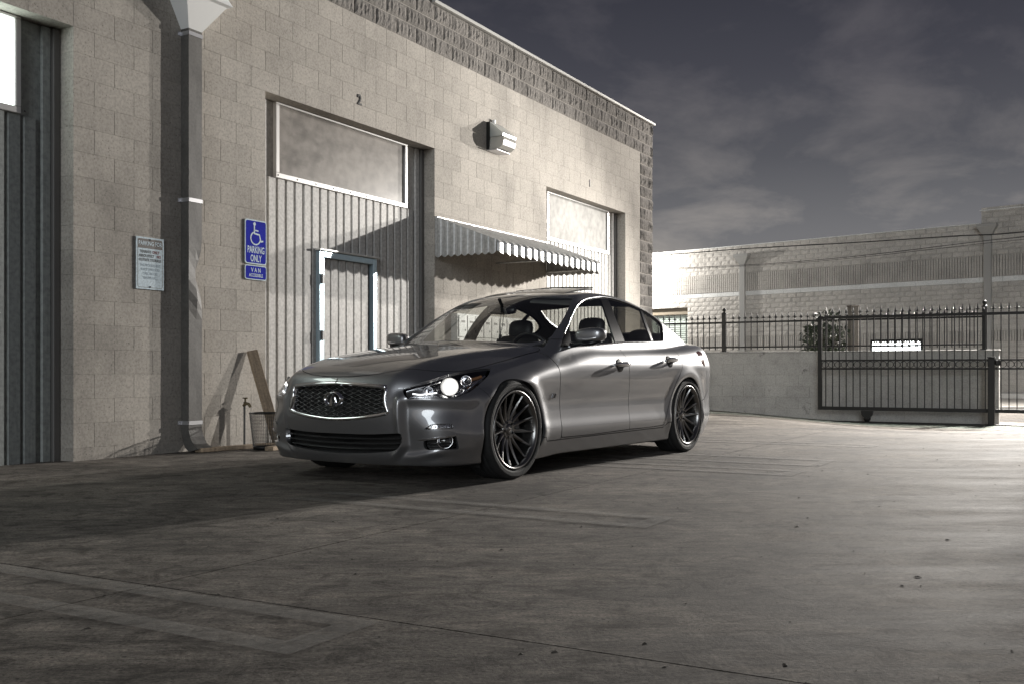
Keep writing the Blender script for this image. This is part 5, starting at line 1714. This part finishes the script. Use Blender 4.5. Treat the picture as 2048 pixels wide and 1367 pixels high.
def picket_mesh(z0, z1, tip, w=.008):
    m_ = MB(); m_.box((-w, -w, z0), (w, w, z1))
    m_.lathe([(.0, z1 + .002), (.011, z1 + .003), (.013, z1 + .012), (.008, z1 + .022), (.007, z1 + .032), (.017, z1 + .062), (.010, z1 + .100), (.0, tip)], 8, 'Z')
    for sx in (-1, 1):
        m_.tube([(sx * .006, 0, z1 + .035), (sx * .024, 0, z1 + .062), (sx * .036, 0, z1 + .055), (sx * .036, 0, z1 + .040)], [.006, .006, .005, .003], 5)
    me = m_.mesh('picket', M_IRON); fix_normals(me); return me
FN = empty('iron_fence', gpt(0, 0, 0), GA, 'black iron fence with spear tips on top of the low wall', 'fence')
yf = yw + .095
pm = picket_mesh(1.13, 1.665, 1.83)
x = -3.2
while x < 2.55:
    if abs(x + 1.87) > .07: o = link('picket', pm, FN); o.location = (x, yf, 0)
    x += .1155
for z0, z1 in ((1.625, 1.657), (1.165, 1.192)):
    mb = MB(); mb.bevbox((-3.25, yf - .016, z0), (2.62, yf + .016, z1), .003); mb.build('rail', M_IRON, FN)
for px_ in (-1.87, 2.62):
    mb = MB(); mb.bevbox((px_ - .038, yf - .038, 1.093), (px_ + .038, yf + .038, 1.80), .006); mb.lathe([(.048, 1.80), (.050, 1.815), (.030, 1.83), (.018, 1.84), (.018, 1.848), (.032, 1.862), (.036, 1.885), (.028, 1.905), (.0, 1.915)], 16, 'Z')
    for i in range(len(mb.v) - 9 * 16, len(mb.v)): mb.v[i] = (mb.v[i][0] + px_, mb.v[i][1] + yf, mb.v[i][2])
    mb.bevbox((px_ - .065, yf - .065, 1.093), (px_ + .065, yf + .065, 1.103), .003); mb.build('fence_post', M_IRON, FN)
GT = empty('sliding_gate', gpt(0, 0, 0), GA, 'black iron sliding gate with ring band and spear tips in front of the low wall', 'gate')
gl = 6.2
for z0, z1, nm in ((1.645, 1.690, 'top_rail'), (.905, .935, 'ring_rail'), (.760, .790, 'ring_rail'), (.055, .115, 'bottom_rail')):
    mb = MB(); mb.bevbox((0, -.02, z0), (gl, .02, z1), .003); mb.build(nm, M_IRON, GT)
mb = MB(); mb.bevbox((-.035, -.025, .055), (.035, .025, 1.690), .004); mb.build('gate_stile', M_IRON, GT)
gm = picket_mesh(.08, 1.70, 1.86)
x = .1
while x < gl:
    o = link('picket', gm, GT); o.location = (x, 0, 0); x += .1165
rm_ = MB(); rm_.tube([(math.cos(a) * .052, 0, math.sin(a) * .052) for a in np.linspace(0, 2 * math.pi, 20, endpoint=False)], .0055, 6, closed=True); rme = rm_.mesh('ring', M_IRON); fix_normals(rme)
x = .092
while x < gl:
    o = link('ring', rme, GT); o.location = (x, -.012, .848); x += .109
for xx in (.80, 5.0):
    mb = MB(); mb.prism([(xx - .10, .05), (xx + .10, .05), (xx + .09, -.02), (xx + .03, -.09), (xx - .03, -.09), (xx - .09, -.02)], 1, -.03, .03); mb.build('roller_bracket', M_IRON, GT)
    mb = MB(); mb.lathe([(0, -.02), (.055, -.02), (.06, -.01), (.06, .01), (.055, .02), (0, .02)], 20, 'Y'); o = mb.build('roller', M_IRON, GT); o.location = (xx, 0, -.085)
GP = empty('gate_post', gpt(2.76, -.09, -.155), GA, 'stout black steel post at the end of the low wall', 'post')
mb = MB(); mb.bevbox((-.05, -.05, -.05), (.05, .05, 1.10), .008); mb.build('post_shaft', M_IRON, GP)
mb = MB(); mb.bevbox((-.06, -.06, 1.101), (.06, .06, 1.125), .008); mb.build('post_cap', M_IRON, GP)
mb = MB(); mb.bevbox((.051, -.03, .98), (.14, .05, 1.08), .02); mb.build('gate_guide', M_IRON, GP)
mb = MB(); mb.bevbox((-.3, -.05, -.165), (7, .05, -.135), .004); o = mb.build('gate_track', M_IRON, None); o.location = gpt(0, 0, 0); o.rotation_euler = (0, 0, GA)
tag(o, 'dark steel track on the ground under the sliding gate', 'track')

# ------------------------------------------------------------------ building beyond the gate
FBO = np.array([8.69, 47.0]); FX = np.array([.742, -.67]); FX /= np.linalg.norm(FX); FY = np.array([-FX[1], FX[0]])
FA = math.atan2(FX[1], FX[0])
def fpx(px, py, y):
    r = np.array([(px - CX) / F, 1.0]); t = (FBO @ FY + y) / (r @ FY); p = r * t
    return float((p - FBO) @ FX), HC + t * (YH - py) / F
FB = empty('far_warehouse', (float(FBO[0]), float(FBO[1]), 0), FA, 'beige rough block warehouse with white band beyond the gate', 'building')
M_FB = worn('beige_split_block', (.47, .44, .40), .10, .92, 1.0, 30, .7, 30, per_obj=.07, coord='World')
M_FBW = worn('white_band_paint', (.66, .655, .63), .05, .8, 1, 30, .15, 60, coord='World')
fb0 = -.2
mb = MB()
mb.box((-12, .03, -.4), (-3.75, 9, 6.30)); mb.box((-3.75, .03, 3.66), (-.67, 9, 6.30)); mb.box((-.67, .03, -.4), (12.37, 9, 6.30)); mb.box((12.37, .03, -.4), (22, 9, 6.78)); mb.box((-3.75, .35, -.4), (-.67, 9, 3.66))
FBC = mb.build('wall', M_FB, FB)
def rb2(w, var):
    key = ('f', round(w, 2), var)
    if key not in blk_cache:
        r2 = np.random.default_rng(500 + var); m_ = MB(); nx, nz = 4, 3; vs = []
        for i in range(nx + 1):
            for k in range(nz + 1):
                e = min(i, nx - i, k, nz - k)
                vs.append((.006 + (w - .012) * i / nx, 0 if e == 0 else -.004 - .014 * r2.random(), .006 + (CH - .012) * k / nz))
        fs = [(i * (nz + 1) + k, (i + 1) * (nz + 1) + k, (i + 1) * (nz + 1) + k + 1, i * (nz + 1) + k + 1) for i in range(nx) for k in range(nz)]
        edge = [i * (nz + 1) for i in range(nx + 1)] + [nx * (nz + 1) + k for k in range(1, nz + 1)] + [i * (nz + 1) + nz for i in range(nx - 1, -1, -1)] + list(range(nz - 1, 0, -1))
        n0 = len(vs); vs += [(vs[i][0], .035, vs[i][2]) for i in edge]
        fs += [(edge[i], n0 + i, n0 + (i + 1) % len(edge), edge[(i + 1) % len(edge)]) for i in range(len(edge))]
        m_.add(vs, fs); me = m_.mesh('block', M_FB); fix_normals(me); blk_cache[key] = (me, m_)
    return blk_cache[key]
fl = []
for k in range(2, 35):
    h = fb0 + CH * k
    if k in (21, 10, 11, 22, 23, 24, 25): continue
    x0, x1 = (-8, 18) if k < 32 else (12.37, 18)
    off = 0 if k % 2 else BL / 2
    c = x0 - off
    while c < x1:
        a, b = max(c, x0), min(c + BL, x1); c += BL
        if h < 3.6 and b > -3.75 and a < -.67:
            if a < -.67 < b: a = -.67
            else: continue
        if 8.1 < b and a < 10.15 and 1.4 < h + .1 < 1.95: continue
        if b - a > .08: fl.append((a, b, h))
def farea(a, b, h):
    p = FBO + FX * a; px_ = CX + F * p[0] / p[1]; py_ = YH - F * (h - HC) / p[1]
    if px_ < 1312 or px_ > 2048 or py_ > 700: return 0
    return 1 / p[1]
fl.sort(key=lambda q: -farea(*q)); rest = MB()
for i, (a, b, h) in enumerate(fl):
    me, m_ = rb2(b - a, random.randrange(5))
    if i < 300 and farea(a, b, h) > 0: o = link('block', me, FBC); o.location = (a, 0, h)
    else: rest.add([(x_ + a, y_, z_ + h) for x_, y_, z_ in m_.v], m_.f)
rest.build('block', M_FB, FBC, kind='stuff')
mb = MB()
a = -8
while a < 18:
    w = min(.8128, 18 - a); mb.bevbox((a + .004, -.012, fb0 + CH * 21 + .004), (a + w - .004, .035, fb0 + CH * 22 - .004), .004); a += w
mb.build('white_band', M_FBW, FB)
mb = MB()                                             # fluted courses
for z0, n_ in ((fb0 + CH * 22, 4), (fb0 + CH * 10, 2)):
    a = -8 if n_ == 4 else -.66
    while a < 18:
        if not (n_ == 2 and 8.1 < a < 10.15 and False):
            for k in range(n_): mb.box((a + .013, -.035, z0 + CH * k + .004), (a + .0886, .035, z0 + CH * (k + 1) - .004))
        a += .1016
o = mb.build('fluted_course', M_FB, FB, kind='stuff')
mb = MB(); mb.bevbox((-12, -.03, 6.302), (12.36, .3, 6.34), .006); mb.build('roof_coping', M_FBW, FB)
mb = MB(); mb.bevbox((12.33, -.03, 6.782), (22, .3, 6.82), .006); mb.build('roof_coping', M_FBW, FB)
M_SHUT = principled('pale_green_shutter', (.50, .55, .50), .45, .2)
mb = MB()
for i in range(36):
    z = -.2 + .098 * i
    mb.prism([(.26, z + .004), (.26, z + .094), (.235, z + .08), (.228, z + .05), (.235, z + .018)], 0, -3.74, -.68)
SHT = mb.build('roller_shutter', M_SHUT, FB)
mb = MB(); mb.bevbox((-3.74, .12, 3.34), (-.68, .26, 3.655), .02); mb.build('shutter_hood', principled('brown_hood', (.20, .165, .12), .6), FB)
M_FPIPE = principled('grey_downpipe', (.36, .35, .33), .5, .3)
for t, zt in ((2.25, 5.45), (12.63, 5.80)):
    r_ = empty('downpipe', (t, 0, 0)); r_.parent = FB
    mb = MB(); mb.bevbox((-.13, -.16, -.2), (.13, -.042, zt), .01); mb.build('pipe', M_FPIPE, r_)
    mb = MB(); mb.add([(-.13, -.16, zt), (.13, -.16, zt), (.13, -.042, zt), (-.13, -.042, zt), (-.36, -.30, zt + .36), (.36, -.30, zt + .36), (.36, -.042, zt + .36), (-.36, -.042, zt + .36), (-.36, -.30, zt + .46), (.36, -.30, zt + .46), (.36, -.042, zt + .46), (-.36, -.042, zt + .46)],
                      [(0, 1, 5, 4), (1, 2, 6, 5), (2, 3, 7, 6), (3, 0, 4, 7), (4, 5, 9, 8), (5, 6, 10, 9), (6, 7, 11, 10), (7, 4, 8, 11), (8, 9, 10, 11), (0, 3, 2, 1)]); mb.build('funnel_head', M_FPIPE, r_)
LWN = empty('lit_strip', (0, 0, 0)); LWN.parent = FB  # glowing strip for a bright source of unidentified kind
mb = MB(); mb.box((8.15, -.02, 1.50), (10.1, .034, 1.90)); mb.build('strip_pane', emit('bright_pane', (.95, 1.0, 1.0), 9.0), LWN)
for q in ((8.08, 8.149, 1.44, 1.99), (10.101, 10.16, 1.44, 1.99), (8.15, 10.1, 1.901, 1.99), (8.15, 10.1, 1.44, 1.499), (8.15, 10.1, 1.69, 1.72)):
    mb = MB(); mb.bevbox((q[0], -.06, q[2]), (q[1], .03, q[3]), .006); mb.build('strip_bar', M_IRON, LWN)
M_KERB = worn('pale_kerb', (.45, .44, .42), .08, .85, 2, 40, .2, 80, coord='World')
mb = MB(); mb.bevbox((-12, -3.2, -.3), (24, -.05, -.05), .02); o = mb.build('far_pavement', M_KERB, None, kind='structure'); o.location = (float(FBO[0]), float(FBO[1]), 0); o.rotation_euler = (0, 0, FA)
tag(o, 'raised pale pavement along the far building', 'pavement')

# overhead cables in front of the far building
M_CAB = principled('black_cable', (.015, .015, .015), .6)
for i, (pts, r) in enumerate(([[(1250, 513), (1500, 497), (1700, 486), (1900, 473), (2100, 459)], .022], [[(1250, 538), (1480, 531), (1700, 514), (1960, 483), (2100, 468)], .012], [[(1250, 541), (1500, 532), (1700, 517), (1960, 488), (2100, 473)], .009])):
    P = []
    for px_, py_ in pts:
        t, z = fpx(px_, py_, -2.0 - .25 * i); P.append((t, -2.0 - .25 * i, z))
    P = [(P[0][0] - 14, P[0][1], P[0][2] + .9)] + P + [(P[-1][0] + 10, P[-1][1], P[-1][2] + .4)]
    q = smooth_poly([(p[0], p[2]) for p in P] , 6)[:6 * (len(P) - 1)]
    mb = MB(); mb.tube([(a, P[0][1], b) for a, b in q], r, 6); o = mb.build('overhead_cable', M_CAB, None); o.location = (float(FBO[0]), float(FBO[1]), 0); o.rotation_euler = (0, 0, FA)
    tag(o, ['thick black overhead cable along the top of the far building', 'middle thin overhead cable passing the downpipe heads', 'lowest thin overhead cable below the other two'][i], 'cable')

# shrub and concrete post behind the low wall
SB = empty('leafy_shrub', (6.45, 21.0, -.2), 0, 'dark leafy shrub standing behind the iron fence', 'shrub')
M_LEAF = worn('dark_leaf', (.045, .06, .04), .25, .5, 4, 30, 0, 10)
M_BARK = principled('bark', (.06, .05, .04), .9)
r3 = np.random.default_rng(11); lf = MB(); st = MB()
for i in range(120):
    u = r3.normal(0, 1, 3); u /= np.linalg.norm(u); rr = (r3.random() ** .45)
    c = np.array([u[0] * .52 * rr, u[1] * .45 * rr, 1.40 + u[2] * .72 * rr])
    if i % 6 == 0: st.tube([(c[0] * .15, c[1] * .15, .05), (c[0] * .4, c[1] * .4, .7), tuple(c)], [.018, .012, .005], 5)
    n_ = r3.integers(9, 15); ax = r3.normal(0, 1, 3) + np.array([0, 0, .9]); ax /= np.linalg.norm(ax)
    for k in range(n_):
        d = r3.normal(0, 1, 3) + ax * .5; d /= np.linalg.norm(d); L_ = .11 + .08 * r3.random()
        s_ = np.cross(d, r3.normal(0, 1, 3)); s_ /= np.linalg.norm(s_); w_ = .017 + .009 * r3.random(); dn = np.array([0, 0, -.03])
        b0 = c + d * .02
        lf.add([b0, b0 + d * L_ * .5 + s_ * w_, b0 + d * L_ + dn, b0 + d * L_ * .5 - s_ * w_, ], [(0, 1, 2, 3)])
o = lf.build('foliage', M_LEAF, SB, fixn=False); o['kind'] = 'stuff'
st.build('stem', M_BARK, SB)
M_POST = worn('aged_concrete_post', (.20, .185, .165), .12, .9, 3, 40, .2, 80)
CPT = empty('concrete_post', (7.25, 21.6, -.2), .2, 'pale square concrete post beside the leafy shrub', 'post')
mb = MB(); mb.bevbox((-.085, -.085, 0), (.085, .085, 2.28), .012); mb.build('post_shaft', M_POST, CPT)
mb = MB(); mb.bevbox((-.10, -.10, 2.281), (.10, .10, 2.32), .01); mb.build('post_cap', M_POST, CPT)

# ------------------------------------------------------------------ lit lamps of the yard
M_LIT = emit('lit_lamp_glass', (1.0, .93, .82), 30.0)
def lamp_light(name, parent, loc, power, col, size=.12, spot=None, aim=None):
    ld = bpy.data.lights.new(name, 'SPOT' if spot else 'POINT'); ld.energy = power; ld.color = col; ld.shadow_soft_size = size
    if spot: ld.spot_size = math.radians(spot); ld.spot_blend = .5
    lo = bpy.data.objects.new(name, ld); COL.objects.link(lo); lo.parent = parent; lo.location = loc
    if aim: lo.rotation_euler = Vector(aim).to_track_quat('-Z', 'Y').to_euler()
    return lo
YL = empty('yard_floodlight', (13.4, 25.0, -.2), math.radians(220), 'lit floodlight on a tall steel pole beyond the gate', 'lamp')
mb = MB(); mb.lathe([(.14, 0), (.14, .02), (.075, .03), (.07, .4), (.055, 5.6), (0, 5.62)], 20, 'Z'); mb.build('lamp_pole', M_FPIPE, YL)
mb = MB(); mb.bevbox((.06, -.22, 5.36), (.34, .22, 5.56), .02); mb.build('lamp_head', M_LBODY, YL)
mb = MB(); mb.bevbox((.341, -.19, 5.38), (.352, .19, 5.54), .003); mb.build('lamp_glass', M_LIT, YL)
lamp_light('floodlight_beam', YL, (.42, 0, 5.46), 11000, (1.0, .94, .87), .10)
GLP = empty('gate_lamp', gpt(3.55, 2.4, -.2), math.radians(200), 'lit lamp on a short steel pole behind the sliding gate', 'lamp')
mb = MB(); mb.lathe([(.10, 0), (.10, .02), (.05, .03), (.045, 4.2), (0, 4.21)], 16, 'Z'); mb.build('lamp_pole', M_FPIPE, GLP)
mb = MB(); mb.bevbox((.04, -.15, 4.02), (.24, .15, 4.17), .02); mb.build('lamp_head', M_LBODY, GLP)
mb = MB(); mb.bevbox((.06, -.13, 4.0), (.22, .13, 4.018), .003); mb.build('lamp_glass', M_LIT, GLP)
_gl = lamp_light('gate_lamp_beam', GLP, (.30, 0, 3.96), 7200, (1.0, .96, .90), .06, 105)
_gl.rotation_euler = (Matrix.Rotation(-math.radians(200), 3, 'Z') @ Vector((-5.0, -4.6, -3.9))).to_track_quat('-Z', 'Y').to_euler()
FLP = empty('far_wall_lamp', (float(FBO[0]), float(FBO[1]), 0), FA, 'lit wall pack lamp high on the far warehouse behind the corner', 'lamp')
mb = MB(); mb.bevbox((-3.6, -.20, 5.55), (-3.2, -.045, 5.85), .02); mb.build('lamp_base', M_LBODY, FLP)
mb = MB(); mb.bevbox((-3.57, -.30, 5.56), (-3.23, -.201, 5.78), .02); mb.build('lamp_glass', M_LIT, FLP)
lamp_light('wall_lamp_beam', FLP, (-3.4, -1.3, 5.6), 2300, (1.0, .98, .94), .10)

# grit and dry scraps scattered over the yard
r4 = np.random.default_rng(5); gr_ = MB()
for i in range(900):
    x = r4.uniform(-3.0, 6.5); y = 2.2 + 9 * r4.random() ** 1.5
    s_ = .0014 + .0055 * r4.random() ** 4; a = r4.uniform(0, 6.28); z = gz(x, y) + .0015
    c, d = math.cos(a), math.sin(a); l_ = s_ * r4.uniform(1, 2.6)
    p = [(x + c * u * l_ - d * v * s_, y + d * u * l_ + c * v * s_, z) for u, v in ((-1, -.6), (.7, -1), (1, .4), (-.4, 1))]
    gr_.add(p + [(x, y, z + s_ * .7)], [(0, 1, 4), (1, 2, 4), (2, 3, 4), (3, 0, 4), (3, 2, 1, 0)])
o = gr_.build('ground_grit', worn('grit', (.10, .09, .075), .3, .9, 5, 50, 0, 10, coord='World'), None, kind='stuff')
tag(o, 'scattered grit and dry scraps on the concrete yard', 'grit')
